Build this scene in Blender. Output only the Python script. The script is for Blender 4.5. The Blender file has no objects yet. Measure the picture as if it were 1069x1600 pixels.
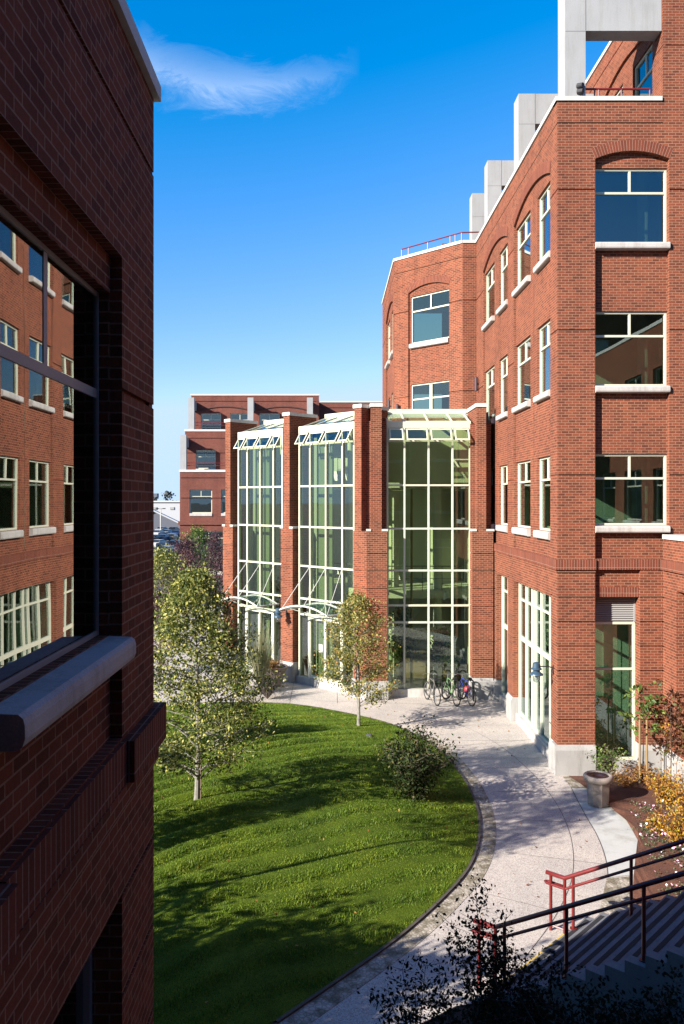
import bpy, math, random
import numpy as np
from mathutils import Vector, Matrix
R = random.Random(7)
C = bpy.context.scene.collection
FO, CX, CY, EYE = 1290.0, 515.0, 783.0, 7.6

def at(x, y, Y):                    # survey: sighting -> point at distance Y
    return ((x-CX)*Y/FO, Y, EYE-(y-CY)*Y/FO)
def gr(x, y, z=0.0):                # sighting -> point on level z
    Y = (EYE-z)*FO/(y-CY)
    return ((x-CX)*Y/FO, Y)

# ------------------------------------------------------------------ materials
MATS = {}
def newmat(name):
    m = bpy.data.materials.new(name); m.use_nodes = True
    nt = m.node_tree; nt.nodes.clear()
    out = nt.nodes.new('ShaderNodeOutputMaterial')
    p = nt.nodes.new('ShaderNodeBsdfPrincipled')
    nt.links.new(p.outputs[0], out.inputs[0])
    MATS[name] = m
    return m, nt, p, out
def nd(nt, t, **kw):
    n = nt.nodes.new(t)
    for k, v in kw.items():
        if k.startswith('i_'):
            key = k[2:]
            key = int(key) if key.isdigit() else key.replace('_', ' ')
            n.inputs[key].default_value = v
        else: setattr(n, k, v)
    return n
def c4(c): return (c[0], c[1], c[2], 1)
def ramp(nt, stops):
    n = nt.nodes.new('ShaderNodeValToRGB')
    e = n.color_ramp.elements
    while len(e) < len(stops): e.new(0.5)
    for i, (p, c) in enumerate(stops): e[i].position = p; e[i].color = c4(c)
    return n
def mixc(nt, a, b, fac, mode='MIX'):
    n = nt.nodes.new('ShaderNodeMix'); n.data_type = 'RGBA'; n.blend_type = mode
    for s, v in ((n.inputs['Factor'], fac), (n.inputs[6], a), (n.inputs[7], b)):
        if hasattr(v, 'links'): nt.links.new(v, s)
        else: s.default_value = v if isinstance(v, (int, float)) else c4(v)
    return n.outputs[2]
def bump(nt, p, h, strength=.3, dist=.01):
    b = nd(nt, 'ShaderNodeBump'); b.inputs['Strength'].default_value = strength; b.inputs['Distance'].default_value = dist
    nt.links.new(h, b.inputs['Height']); nt.links.new(b.outputs[0], p.inputs['Normal'])
KA = .44
def simple(name, col, rough=.6, noise=0, nscale=3, metal=0, spec=.5, fine=0, fscale=60, bmp=0, stops=None):
    m, nt, p, out = newmat(name)
    if not name.startswith(('lawn', 'interior_paint', 'pink', 'white_p', 'safety', 'red_metal', 'bag', 'bike')): col = tuple(x*KA for x in col)
    p.inputs['Roughness'].default_value = rough; p.inputs['Metallic'].default_value = metal
    p.inputs['Specular IOR Level'].default_value = spec
    p.inputs['Base Color'].default_value = c4(col)
    tc = nd(nt, 'ShaderNodeTexCoord')
    c = None
    if noise:
        n = nd(nt, 'ShaderNodeTexNoise'); n.inputs['Scale'].default_value = nscale; n.inputs['Detail'].default_value = 6
        nt.links.new(tc.outputs['Object'], n.inputs['Vector'])
        r = ramp(nt, [(.25, tuple(x*(1-noise) for x in col)), (.75, tuple(min(1, x*(1+noise*.6)) for x in col))])
        nt.links.new(n.outputs['Fac'], r.inputs[0]); c = r.outputs[0]
    if fine:
        n2 = nd(nt, 'ShaderNodeTexNoise'); n2.inputs['Scale'].default_value = fscale; n2.inputs['Detail'].default_value = 3
        nt.links.new(tc.outputs['Object'], n2.inputs['Vector'])
        r2 = ramp(nt, [(.35, (1-fine,)*3), (.65, (1, 1, 1))]); nt.links.new(n2.outputs['Fac'], r2.inputs[0])
        c = mixc(nt, c if c is not None else col, r2.outputs[0], 1.0, 'MULTIPLY')
        if bmp: bump(nt, p, n2.outputs['Fac'], bmp, .01)
    if name in ('cast_concrete', 'pale_coping', 'sill_stone', 'plinth_concrete', 'stair_concrete', 'pale_concrete_slab'):
        mp = nd(nt, 'ShaderNodeMapping'); mp.inputs['Scale'].default_value = (3, 3, .35) if name != 'pale_concrete_slab' else (.8, .8, 1); nt.links.new(tc.outputs['Object'], mp.inputs[0])
        n3 = nd(nt, 'ShaderNodeTexNoise'); n3.inputs['Scale'].default_value = 1.5; n3.inputs['Detail'].default_value = 9; n3.inputs['Roughness'].default_value = .75; nt.links.new(mp.outputs[0], n3.inputs['Vector'])
        lo_ = .9 if name in ('cast_concrete', 'pale_coping') else .74
        r3 = ramp(nt, [(.36, (lo_, lo_*.98, lo_*.94)), (.52, (1, 1, 1))]); nt.links.new(n3.outputs['Fac'], r3.inputs[0])
        n4 = nd(nt, 'ShaderNodeTexVoronoi'); n4.inputs['Scale'].default_value = 23; nt.links.new(tc.outputs['Object'], n4.inputs['Vector'])
        r4 = ramp(nt, [(.0, (.35, .33, .32)), (.10, (1, 1, 1))]); nt.links.new(n4.outputs['Distance'], r4.inputs[0])
        c = mixc(nt, c if c is not None else col, r3.outputs[0], 1.0, 'MULTIPLY'); c = mixc(nt, c, r4.outputs[0], .45, 'MULTIPLY')
    if c is not None: nt.links.new(c, p.inputs['Base Color'])
    return m

def brickmat(name, bw, rh, c1, c2, mortar, off=.5, ms=.0065, dim=1.0):
    m, nt, p, out = newmat(name)
    tc = nd(nt, 'ShaderNodeTexCoord')
    b = nd(nt, 'ShaderNodeTexBrick'); b.offset = off; b.offset_frequency = 2
    b.inputs['Scale'].default_value = 1; b.inputs['Brick Width'].default_value = bw; b.inputs['Row Height'].default_value = rh
    b.inputs['Mortar Size'].default_value = ms; b.inputs['Mortar Smooth'].default_value = .2; b.inputs['Bias'].default_value = -.25
    b.inputs['Color1'].default_value = c4(c1); b.inputs['Color2'].default_value = c4(c2); b.inputs['Mortar'].default_value = c4(mortar)
    nt.links.new(tc.outputs['UV'], b.inputs['Vector'])
    n = nd(nt, 'ShaderNodeTexNoise'); n.inputs['Scale'].default_value = .55; n.inputs['Detail'].default_value = 8; n.inputs['Roughness'].default_value = .65
    nt.links.new(tc.outputs['UV'], n.inputs['Vector'])
    r = ramp(nt, [(.3, (.80, .78, .80)), (.7, (1.08, 1.06, 1.02))]); nt.links.new(n.outputs['Fac'], r.inputs[0])
    n2 = nd(nt, 'ShaderNodeTexNoise'); n2.inputs['Scale'].default_value = 45; n2.inputs['Detail'].default_value = 4
    nt.links.new(tc.outputs['UV'], n2.inputs['Vector'])
    r2 = ramp(nt, [(.3, (.82, .82, .82)), (.7, (1.1, 1.1, 1.1))]); nt.links.new(n2.outputs['Fac'], r2.inputs[0])
    mp = nd(nt, 'ShaderNodeMapping'); mp.inputs['Scale'].default_value = (1.1, .10, 1); nt.links.new(tc.outputs['UV'], mp.inputs[0])
    n3 = nd(nt, 'ShaderNodeTexNoise'); n3.inputs['Scale'].default_value = 1.6; n3.inputs['Detail'].default_value = 7; n3.inputs['Roughness'].default_value = .7; nt.links.new(mp.outputs[0], n3.inputs['Vector'])
    r3 = ramp(nt, [(.32, (.80, .80, .82)), (.5, (1, 1, 1)), (.72, (1.07, 1.06, 1.05))]); nt.links.new(n3.outputs['Fac'], r3.inputs[0])
    c = mixc(nt, b.outputs['Color'], r.outputs[0], 1.0, 'MULTIPLY'); c = mixc(nt, c, r2.outputs[0], 1.0, 'MULTIPLY'); c = mixc(nt, c, r3.outputs[0], 1.0, 'MULTIPLY')
    nt.links.new(c, p.inputs['Base Color'])
    p.inputs['Roughness'].default_value = .9; p.inputs['Specular IOR Level'].default_value = .06
    inv = nd(nt, 'ShaderNodeMath', operation='SUBTRACT'); inv.inputs[0].default_value = 1; nt.links.new(b.outputs['Fac'], inv.inputs[1])
    ad = nd(nt, 'ShaderNodeMath', operation='MULTIPLY_ADD'); nt.links.new(n2.outputs['Fac'], ad.inputs[0]); ad.inputs[1].default_value = .25
    nt.links.new(inv.outputs[0], ad.inputs[2]); bump(nt, p, ad.outputs[0], .6, .008)
    return m

C1, C2, MO = (.205, .061, .033), (.085, .031, .021), (.31, .178, .120)
BR = brickmat('brick', .198, .0752, C1, C2, MO)
BRS = brickmat('soldier_brick', .0752, .24, (.180, .052, .031), (.11, .036, .025), (.28, .17, .125), off=0)
BRF = brickmat('far_brick', .198, .0752, (.165, .050, .036), (.105, .036, .029), (.19, .105, .085))
CONC = simple('cast_concrete', (.66, .66, .66), .8, .10, 1.2, fine=.08, fscale=40)
COPE = simple('pale_coping', (1.12, 1.08, 1.0), .7, .08, 2, fine=.05)
SILL = simple('sill_stone', (1.05, .97, .90), .75, .12, 2.5, fine=.2, fscale=90)
BASE = simple('plinth_concrete', (.72, .69, .66), .85, .15, 1.5, fine=.15, fscale=70)
FRAME = simple('cream_frame', (1.15, 1.12, .86), .45, .04, 3)
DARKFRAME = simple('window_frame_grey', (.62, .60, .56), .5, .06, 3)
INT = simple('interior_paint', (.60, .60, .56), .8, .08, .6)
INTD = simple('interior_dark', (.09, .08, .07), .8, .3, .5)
INTF = simple('interior_floor', (.20, .17, .14), .5, .2, 1)
RED = simple('red_metal', (.125, .013, .012), .38, .12, 5, spec=.5)
DKM = simple('dark_metal', (.03, .03, .035), .4)
STEEL = simple('steel', (.55, .56, .55), .35, metal=.6)
LAMPB = simple('lamp_blue', (.07, .14, .22), .4)
WOOD = simple('stake_wood', (.50, .33, .15), .8, .2, 8)
BARKW = simple('white_bark', (.50, .46, .40), .85, .4, 7, fine=.3, fscale=30)
BARK = simple('brown_bark', (.15, .10, .07), .9, .3, 6)
TWIG = simple('pale_twig', (.36, .26, .18), .9, .2, 8)
ROOF = simple('flat_roof', (.25, .24, .23), .9, .1, 1)
LOUV = simple('louvre_metal', (.62, .60, .58), .5)

def glassmat(name, tint, base_r, edge, gcol=(.85, .95, 1), rough=.0):
    m, nt, p, out = newmat(name); nt.nodes.remove(p)
    tr = nd(nt, 'ShaderNodeBsdfTransparent'); tr.inputs[0].default_value = c4(tint)
    gl = nd(nt, 'ShaderNodeBsdfGlossy'); gl.inputs['Roughness'].default_value = rough; gl.inputs['Color'].default_value = c4(gcol)
    lw = nd(nt, 'ShaderNodeLayerWeight'); lw.inputs['Blend'].default_value = .5
    pw = nd(nt, 'ShaderNodeMath', operation='POWER'); nt.links.new(lw.outputs['Facing'], pw.inputs[0]); pw.inputs[1].default_value = 3
    ma = nd(nt, 'ShaderNodeMath', operation='MULTIPLY_ADD'); nt.links.new(pw.outputs[0], ma.inputs[0]); ma.inputs[1].default_value = edge; ma.inputs[2].default_value = base_r
    mx = nd(nt, 'ShaderNodeMixShader'); nt.links.new(ma.outputs[0], mx.inputs[0]); nt.links.new(tr.outputs[0], mx.inputs[1]); nt.links.new(gl.outputs[0], mx.inputs[2])
    # very slight waviness of float glass
    tc = nd(nt, 'ShaderNodeTexCoord'); n = nd(nt, 'ShaderNodeTexNoise'); n.inputs['Scale'].default_value = .8; n.inputs['Detail'].default_value = 1
    nt.links.new(tc.outputs['Object'], n.inputs['Vector'])
    b = nd(nt, 'ShaderNodeBump'); b.inputs['Strength'].default_value = .04; b.inputs['Distance'].default_value = .05
    nt.links.new(n.outputs['Fac'], b.inputs['Height']); nt.links.new(b.outputs[0], gl.inputs['Normal'])
    nt.links.new(mx.outputs[0], out.inputs[0])
    return m
GL = glassmat('window_glass', (.50, .60, .52), .12, .75)
GLA = glassmat('atrium_glass', (.77, .83, .69), .10, .5)
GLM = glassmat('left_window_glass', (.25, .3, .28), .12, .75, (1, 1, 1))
GLC = glassmat('canopy_glass', (.86, .90, .86), .05, .25)
GLJ = glassmat('lamp_glass', (.8, .85, .85), .15, .5)

def leafmat(name, stops, trans=.35, rough=.55, spec=.35):
    m, nt, p, out = newmat(name)
    g = nd(nt, 'ShaderNodeNewGeometry'); r = ramp(nt, stops)
    nt.links.new(g.outputs['Random Per Island'], r.inputs[0]); nt.links.new(r.outputs[0], p.inputs['Base Color'])
    p.inputs['Roughness'].default_value = rough; p.inputs['Specular IOR Level'].default_value = spec
    t = nd(nt, 'ShaderNodeBsdfTranslucent'); nt.links.new(r.outputs[0], t.inputs[0])
    mx = nd(nt, 'ShaderNodeMixShader'); mx.inputs[0].default_value = trans
    nt.links.new(p.outputs[0], mx.inputs[1]); nt.links.new(t.outputs[0], mx.inputs[2]); nt.links.new(mx.outputs[0], out.inputs[0])
    return m

# ------------------------------------------------------------------ mesh builder
class MB:
    def __init__(s): s.v = []; s.f = []; s.uv = {}
    def add(s, vs, fs, uvs=None):
        o = len(s.v); s.v += [tuple(v) for v in vs]
        for i, f in enumerate(fs):
            if uvs: s.uv[len(s.f)] = uvs[i]
            s.f.append(tuple(o+k for k in f))
    def quad(s, a, b, c, d, uv=None): s.add([a, b, c, d], [(0, 1, 2, 3)], [uv] if uv else None)
    def hexa(s, p):      # 8 points: bottom 4, top 4
        s.add(p, [(3, 2, 1, 0), (4, 5, 6, 7), (0, 1, 5, 4), (1, 2, 6, 5), (2, 3, 7, 6), (3, 0, 4, 7)])
    def box(s, x0, x1, y0, y1, z0, z1):
        s.hexa([(x0, y0, z0), (x1, y0, z0), (x1, y1, z0), (x0, y1, z0), (x0, y0, z1), (x1, y0, z1), (x1, y1, z1), (x0, y1, z1)])
    def fbox(s, fr, u0, u1, d0, d1, z0, z1):
        P = fr.p
        s.hexa([P(u0, d0, z0), P(u1, d0, z0), P(u1, d1, z0), P(u0, d1, z0), P(u0, d0, z1), P(u1, d0, z1), P(u1, d1, z1), P(u0, d1, z1)])
    def prism(s, pts, z0, z1):
        n = len(pts)
        vs = [(p[0], p[1], z0) for p in pts]+[(p[0], p[1], z1) for p in pts]
        s.add(vs, [tuple(range(n-1, -1, -1)), tuple(range(n, 2*n))]+[(i, (i+1) % n, n+(i+1) % n, n+i) for i in range(n)])
    def tube(s, pts, r, n=8, cap=True, closed=False):
        pts = [Vector(p) for p in pts]; m = len(pts)
        rs = r if isinstance(r, (list, tuple)) else [r]*m
        o = len(s.v); prev = None
        for i, p in enumerate(pts):
            if closed: t = pts[(i+1) % m]-pts[i-1]
            else: t = pts[min(i+1, m-1)]-pts[max(i-1, 0)]
            t.normalize()
            if prev is None:
                a = Vector((0, 0, 1)) if abs(t.z) < .9 else Vector((1, 0, 0)); x = t.cross(a).normalized()
            else: x = (prev-t*prev.dot(t)).normalized()
            prev = x; y = t.cross(x)
            for k in range(n):
                an = 2*math.pi*k/n; s.v.append(tuple(p+(x*math.cos(an)+y*math.sin(an))*rs[i]))
        for i in range(m if closed else m-1):
            j = (i+1) % m
            for k in range(n): s.f.append((o+i*n+k, o+i*n+(k+1) % n, o+j*n+(k+1) % n, o+j*n+k))
        if cap and not closed:
            s.f.append(tuple(o+k for k in range(n-1, -1, -1))); s.f.append(tuple(o+(m-1)*n+k for k in range(n)))
    def lathe(s, c, prof, n=24):
        o = len(s.v); m = len(prof)
        for r, z in prof:
            for k in range(n):
                a = 2*math.pi*k/n; s.v.append((c[0]+r*math.cos(a), c[1]+r*math.sin(a), c[2]+z))
        for i in range(m-1):
            for k in range(n): s.f.append((o+i*n+k, o+i*n+(k+1) % n, o+(i+1)*n+(k+1) % n, o+(i+1)*n+k))
        s.f.append(tuple(o+k for k in range(n-1, -1, -1))); s.f.append(tuple(o+(m-1)*n+k for k in range(n)))
    def build(s, name, mat, parent=None, smooth=False, local=False, uv=True):
        me = bpy.data.meshes.new(name)
        off = Vector((0, 0, 0)) if (parent is None or local) else WL[parent.name]
        vs = s.v
        me.from_pydata([(v[0]-off.x, v[1]-off.y, v[2]-off.z) for v in vs] if parent is not None and not local else vs, [], s.f)
        if uv and len(s.f) < 60000:
            ul = me.uv_layers.new(name='UVMap'); me.calc_loop_triangles()
            co = [None]*len(me.loops)
            for pi, pl in enumerate(me.polygons):
                if pi in s.uv:
                    for k, li in enumerate(pl.loop_indices): co[li] = s.uv[pi][k]
                    continue
                nrm = pl.normal
                if abs(nrm.z) > .8:
                    for li in pl.loop_indices:
                        v = vs[me.loops[li].vertex_index]; co[li] = (v[0], v[1])
                else:
                    t = Vector((nrm.y, -nrm.x, 0)).normalized()
                    if t.x < -.01 or (abs(t.x) < .01 and t.y < 0): t = -t
                    for li in pl.loop_indices:
                        v = vs[me.loops[li].vertex_index]; co[li] = (v[0]*t.x+v[1]*t.y, v[2])
            ul.data.foreach_set('uv', np.array(co, dtype=np.float32).ravel())
        if smooth: me.polygons.foreach_set('use_smooth', [True]*len(me.polygons))
        me.materials.append(mat)
        o = bpy.data.objects.new(name, me); C.objects.link(o)
        if parent is not None:
            o.parent = parent; WL[o.name] = Vector(off)
        else: WL[o.name] = Vector((0, 0, 0))
        return o
WL = {}
def thing(name, label, cat, loc=(0, 0, 0), rz=0, group=None):
    o = bpy.data.objects.new(name, None); C.objects.link(o); o.location = loc; o.rotation_euler = (0, 0, rz)
    o.empty_display_size = .2
    WL[o.name] = Vector(loc); o['label'] = label; o['category'] = cat
    if group: o['group'] = group
    return o
def tag(o, label=None, cat=None, group=None, kind=None):
    for k, v in (('label', label), ('category', cat), ('group', group), ('kind', kind)):
        if v: o[k] = v
    return o
def copy_tree(o, parent=None):
    c = o.copy(); C.objects.link(c); c.parent = parent
    for ch in list(o.children): copy_tree(ch, c)
    return c

class Fr:           # wall frame: u along the wall, d inward, z up
    def __init__(s, O, U, N): s.O = O; s.U = U; s.N = N
    def p(s, u, d, z): return (s.O[0]+s.U[0]*u-s.N[0]*d, s.O[1]+s.U[1]*u-s.N[1]*d, z)

def arcz(h, u):     # arch height at u for hole (u0,u1,z0,z1,rise)
    u0, u1, z0, z1, rise = h; t = (u-(u0+u1)/2)/((u1-u0)/2)
    return z1-rise*t*t
def sheet(mb, fr, u0, u1, z0, z1, d, holes):
    hs = [h if len(h) == 5 else (*h, 0) for h in holes]
    us = sorted({u0, u1, *[x for h in hs for x in h[:2] if u0 < x < u1]})
    zs = sorted({z0, z1, *[x for h in hs for x in h[2:4] if z0 < x < z1]})
    for i in range(len(us)-1):
        run = None
        for j in range(len(zs)-1):
            cu = (us[i]+us[i+1])/2; cz = (zs[j]+zs[j+1])/2
            solid = not any(h[0] < cu < h[1] and h[2] < cz < h[3] for h in hs)
            if solid:
                if run is None: run = zs[j]
            if (not solid or j == len(zs)-2) and run is not None:
                top = zs[j+1] if solid else zs[j]
                mb.quad(fr.p(us[i], d, run), fr.p(us[i+1], d, run), fr.p(us[i+1], d, top), fr.p(us[i], d, top)); run = None
    for h in hs:
        if h[4] > 0:
            n = 16
            for k in range(n):
                a = h[0]+(h[1]-h[0])*k/n; b = h[0]+(h[1]-h[0])*(k+1)/n
                mb.quad(fr.p(a, d, arcz(h, a)), fr.p(b, d, arcz(h, b)), fr.p(b, d, h[3]+.0005), fr.p(a, d, h[3]+.0005))
def reveal(mb, fr, h, d0, d1, bottom=True):
    h = h if len(h) == 5 else (*h, 0); u0, u1, z0, z1, rise = h; P = fr.p
    zs = z1-rise
    mb.quad(P(u0, d0, z0), P(u0, d1, z0), P(u0, d1, zs), P(u0, d0, zs))
    mb.quad(P(u1, d0, z0), P(u1, d1, z0), P(u1, d1, zs), P(u1, d0, zs))
    if bottom: mb.quad(P(u0, d0, z0), P(u1, d0, z0), P(u1, d1, z0), P(u0, d1, z0))
    if rise == 0: mb.quad(P(u0, d0, z1), P(u1, d0, z1), P(u1, d1, z1), P(u0, d1, z1))
    else:
        n = 16
        for k in range(n):
            a = u0+(u1-u0)*k/n; b = u0+(u1-u0)*(k+1)/n
            mb.quad(P(a, d0, arcz(h, a)), P(b, d0, arcz(h, b)), P(b, d1, arcz(h, b)), P(a, d1, arcz(h, a)))
def archring(mb, fr, h, th=.31, proud=.006):
    n = 40; u0, u1 = h[0], h[1]; cu = (u0+u1)/2; half = (u1-u0)/2; rise = h[4]
    Rr = (half*half+rise*rise)/(2*rise); zc = h[3]-Rr; amax = math.asin(half/Rr)
    L = 0
    for k in range(n):
        a = -amax+2*amax*k/n; b = -amax+2*amax*(k+1)/n
        q = [(cu+r*math.sin(x), -proud, zc+r*math.cos(x)) for x, r in ((a, Rr+.002), (b, Rr+.002), (b, Rr+th), (a, Rr+th))]
        l0 = a*Rr; l1 = b*Rr
        mb.quad(*[fr.p(*x) for x in q], uv=[(l0, .003), (l1, .003), (l1, .235), (l0, .235)])
def grooves(front, fr, segs, zs, d=0, gh=.034, gd=.035):
    """returns holes; adds backing to the mesh"""
    hs = []
    for (a, b) in segs:
        for z in zs:
            h = (a, b, z-gh/2, z+gh/2); hs.append(h)
            P = fr.p
            front.quad(P(a, d+gd, h[2]), P(b, d+gd, h[2]), P(b, d+gd, h[3]), P(a, d+gd, h[3]))
            front.quad(P(a, d, h[3]), P(b, d, h[3]), P(b, d+gd, h[3]), P(a, d+gd, h[3]))
            front.quad(P(a, d, h[2]), P(b, d, h[2]), P(b, d+gd, h[2]), P(a, d+gd, h[2]))
    return hs

def window(parent, fr, u0, u1, z0, z1, d, sill=True, fm=None, gm=None, proud=.07, transom=.68, mull=True, face=0, sh=.17, ext=.0, fw=.06, gp=.045):
    fm = fm or FRAME; gm = gm or GL
    m = MB(); e = .002
    a, b, lo, hi = u0+e, u1-e, z0+e, z1-e
    m.fbox(fr, a, a+fw, d, d+.09, lo, hi); m.fbox(fr, b-fw, b, d, d+.09, lo, hi)
    m.fbox(fr, a+fw, b-fw, d+.003, d+.09, lo, lo+fw); m.fbox(fr, a+fw, b-fw, d+.003, d+.09, hi-fw, hi)
    if transom: m.fbox(fr, a+fw, b-fw, d+.006, d+.085, hi-transom-.03, hi-transom+.03)
    if mull: m.fbox(fr, (a+b)/2-.03, (a+b)/2+.03, d+.01, d+.082, hi-transom+.03 if transom else lo+fw, hi-fw)
    w = m.build('window', fm, parent)
    g = MB(); P = fr.p
    g.fbox(fr, a+fw*.5, b-fw*.5, d+gp, d+gp+.006, lo+fw*.5, hi-fw*.5)
    g.build('pane', gm, w)
    if sill:
        s = MB(); prof = [(d+.06, z0), (face-proud+.03, z0-.012), (face-proud+.008, z0-.03), (face-proud, z0-.06), (face-proud, z0-sh+.05), (face-proud+.012, z0-sh+.018), (face-proud+.04, z0-sh), (d+.06, z0-sh)]
        ua, ub = u0-ext+.003, u1+ext-.003; n = len(prof)
        s.add([P(ua, q[0], q[1]) for q in prof]+[P(ub, q[0], q[1]) for q in prof],
              [tuple(range(n)), tuple(range(2*n-1, n-1, -1))]+[(i, (i+1) % n, n+(i+1) % n, n+i) for i in range(n)])
        s.build('sill', SILL, w)
    return w
SUN_E, SKY_E, EXPO = 5.0, .0755, 1.5
SKY_C = ((1.3, -.26), (.92, -.035), (1.05, .16)); CLOUD = (2.6, 3.6, 5.4, 1)
# ------------------------------------------------------------------ main brick building
def coping(parent, fr, u0, u1, z, t=.12, proud=.045, depth=.35, mat=None):
    m = MB(); m.fbox(fr, u0, u1, -proud, depth, z, z+t); return m.build('coping', mat or COPE, parent)
GZ = [4.94-.68*k for k in range(6)]
def plinth(m, fr, u0, u1, deep=.3, h=.84, pr=.07):
    P = fr.p
    m.fbox(fr, u0, u1, -pr, deep, -.1, h-.14)
    m.hexa([P(u0, -pr, h-.14), P(u1, -pr, h-.14), P(u1, deep, h-.14), P(u0, deep, h-.14), P(u0, -.004, h), P(u1, -.004, h), P(u1, deep, h), P(u0, deep, h)])
RB = thing('brick_office_building', 'tall red brick office building with arched windows and white concrete roof frames', 'building', (9, 30, 0))
FA = Fr((6.32, 22.9), (1, 0), (0, -1))
FB_ = Fr((6.32, 22.9), (0, 1), (-1, 0))
rows3 = ((16.9, 14.79), (12.9, 10.81), (8.92, 6.92))
# right front face
w = MB()
bayA = (1.05, 3.11, 6.0, 17.32, .22)
open_g = (1.05, 2.30, 0.0, 5.68)
hs = [bayA, open_g]
hs += grooves(w, FA, [(0, 2.93)], [18.1]) + grooves(w, FA, [(0, 1.05), (3.11, 7.5)], [16.25, 12.35, 8.33]) + grooves(w, FA, [(3.0, 7.5)], [20.25])
hs += grooves(w, FA, [(0, 1.05), (2.30, 2.93)], GZ)
sheet(w, FA, 0, 2.93, 0, 18.7, 0, hs); sheet(w, FA, 2.93, 7.5, 5.9, 22.7, 0, hs)
reveal(w, FA, bayA, 0, .15)
ih = [(1.05, 3.11, b, t) for t, b in rows3]
sheet(w, FA, 1.05, 3.11, 6.0, 17.32, .15, ih)
for q in ih: reveal(w, FA, q, .15, .30)
reveal(w, FA, open_g, 0, .38, bottom=False)
sheet(w, FA, 1.05, 2.30, 5.2, 5.68, .10, [])
w.build('front_wall', BR, RB)
m = MB(); archring(m, FA, bayA, .30); m.build('brick_arch', BRS, RB)
m = MB(); m.fbox(FA, 1.05, 2.298, .10, .4, 4.93, 5.2); m.build('brick_lintel', BRS, RB)
for t, b in rows3: window(RB, FA, 1.05, 3.11, b, t, .20, proud=.075, sh=.2)
coping(RB, FA, -.045, 2.90, 18.7)
# ground floor window with louvre on the front face
gw = window(RB, FA, 1.05, 2.30, .30, 4.2, .38, sill=False, transom=1.33, mull=False, fw=.07)
m = MB()
for k in range(11):
    z = 4.24+k*.062
    m.hexa([FA.p(1.10, .36, z), FA.p(2.25, .36, z), FA.p(2.25, .42, z+.05), FA.p(1.10, .42, z+.05), FA.p(1.10, .36, z+.015), FA.p(2.25, .36, z+.015), FA.p(2.25, .42, z+.065), FA.p(1.10, .42, z+.065)])
m.fbox(FA, 1.052, 1.10, .35, .46, 4.203, 4.925); m.fbox(FA, 2.25, 2.298, .35, .46, 4.203, 4.925); m.fbox(FA, 1.10, 2.25, .43, .45, 4.203, 4.925)
m.build('louvre', LOUV, RB)
m = MB(); m.fbox(FA, 1.05, 2.30, .30, .5, -.05, .298); m.build('window_curb', BASE, RB)
# side face (sunlit), long
w = MB()
BB = [(.73, 5.42, 6.0, 17.45, .45), (6.40, 11.07, 6.0, 17.45, .45)]
WB = [(.73, 2.46), (3.35, 5.40), (6.40, 8.16), (9.07, 11.05)]
rowsB = ((16.9, 14.79), (12.9, 10.81), (8.92, 6.72))
sf1 = (.66, 5.56, 0, 4.88); sf2 = (6.36, 8.37, 0, 4.88)
hs = BB+[sf1, sf2]
hs += grooves(w, FB_, [(0, 12.6)], [18.1]) + grooves(w, FB_, [(0, .73), (5.42, 6.40), (11.07, 12.6)], [16.25, 12.35, 8.33])
hs += grooves(w, FB_, [(0, .66), (5.56, 6.36), (8.37, 9.2)], GZ)
sheet(w, FB_, 0, 12.6, 0, 18.7, 0, hs)
for k, h in enumerate(BB):
    reveal(w, FB_, h, 0, .07)
    ih = [(a, b, zb, zt) for a, b in WB[2*k:2*k+2] for zt, zb in rowsB]
    ih2 = list(ih)
    mid = (WB[2*k][1]+WB[2*k+1][0])/2
    ih2.append((mid-.012, mid+.012, 6.0, 17.3)); w.quad(FB_.p(mid-.012, .10, 6), FB_.p(mid+.012, .10, 6), FB_.p(mid+.012, .10, 17.3), FB_.p(mid-.012, .10, 17.3))
    sheet(w, FB_, h[0], h[1], h[2], h[3], .07, ih2)
    for q in ih: reveal(w, FB_, q, .07, .22)
reveal(w, FB_, sf1, 0, .24, bottom=False); reveal(w, FB_, sf2, 0, .24, bottom=False)
w.build('side_wall', BR, RB)
for h in BB: m = MB(); archring(m, FB_, h, .33, .010); m.build('brick_arch', BRS, RB)
for a, b in WB:
    for zt, zb in rowsB: window(RB, FB_, a, b, zb, zt, .14, proud=.07, ext=.0 if a in (.73, 6.40) else .04, sh=.24 if zb < 7 else .2)
coping(RB, FB_, .0, 12.55, 18.7, .12, .05)
# shopfront glazing on the side face
def shopfront(u0, u1, mulls, name='shopfront', door=None):
    f = MB(); d = .20
    for u in mulls: f.fbox(FB_, u-.03, u+.03, d, d+.12, .30, 4.87)
    f.fbox(FB_, u0+.002, u0+.06, d, d+.12, .30, 4.87); f.fbox(FB_, u1-.06, u1-.002, d, d+.12, .30, 4.87)
    for z, t in ((.30, .08), (2.86, .14), (4.22, .06), (4.81, .06)): f.fbox(FB_, u0+.06, u1-.06, d+.004, d+.112, z, z+t)
    o = f.build(name, FRAME, RB)
    g = MB(); g.fbox(FB_, u0+.03, u1-.03, d+.055, d+.061, .33, 4.84); g.build('pane', GL, o)
    c = MB(); c.fbox(FB_, u0+.004, u1-.004, .10, .36, -.05, .30); c.build('curb', SILL, o)
    if door:
        h = MB(); h.tube([FB_.p(door, d-.06, 1.0), FB_.p(door, d-.06, 1.35)], .018); h.tube([FB_.p(door, d-.05, 1.1), FB_.p(door+.75, d-.05, 1.1)], .02); h.build('door_handle', STEEL, o)
    return o
shopfront(.66, 5.56, [1.58, 2.62, 3.35, 3.75, 4.55], door=.72)
shopfront(6.36, 8.37, [7.3])
# plinths
for f_, u0, u1, dp in ((FA, -.07, 1.054, .36), (FA, 2.296, 2.93, .36), (FB_, .362, .664, .30), (FB_, 5.556, 6.364, .30), (FB_, 8.366, 8.60, .30)):
    m = MB(); plinth(m, f_, u0, u1, dp); m.build('plinth', BASE, RB)
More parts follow.
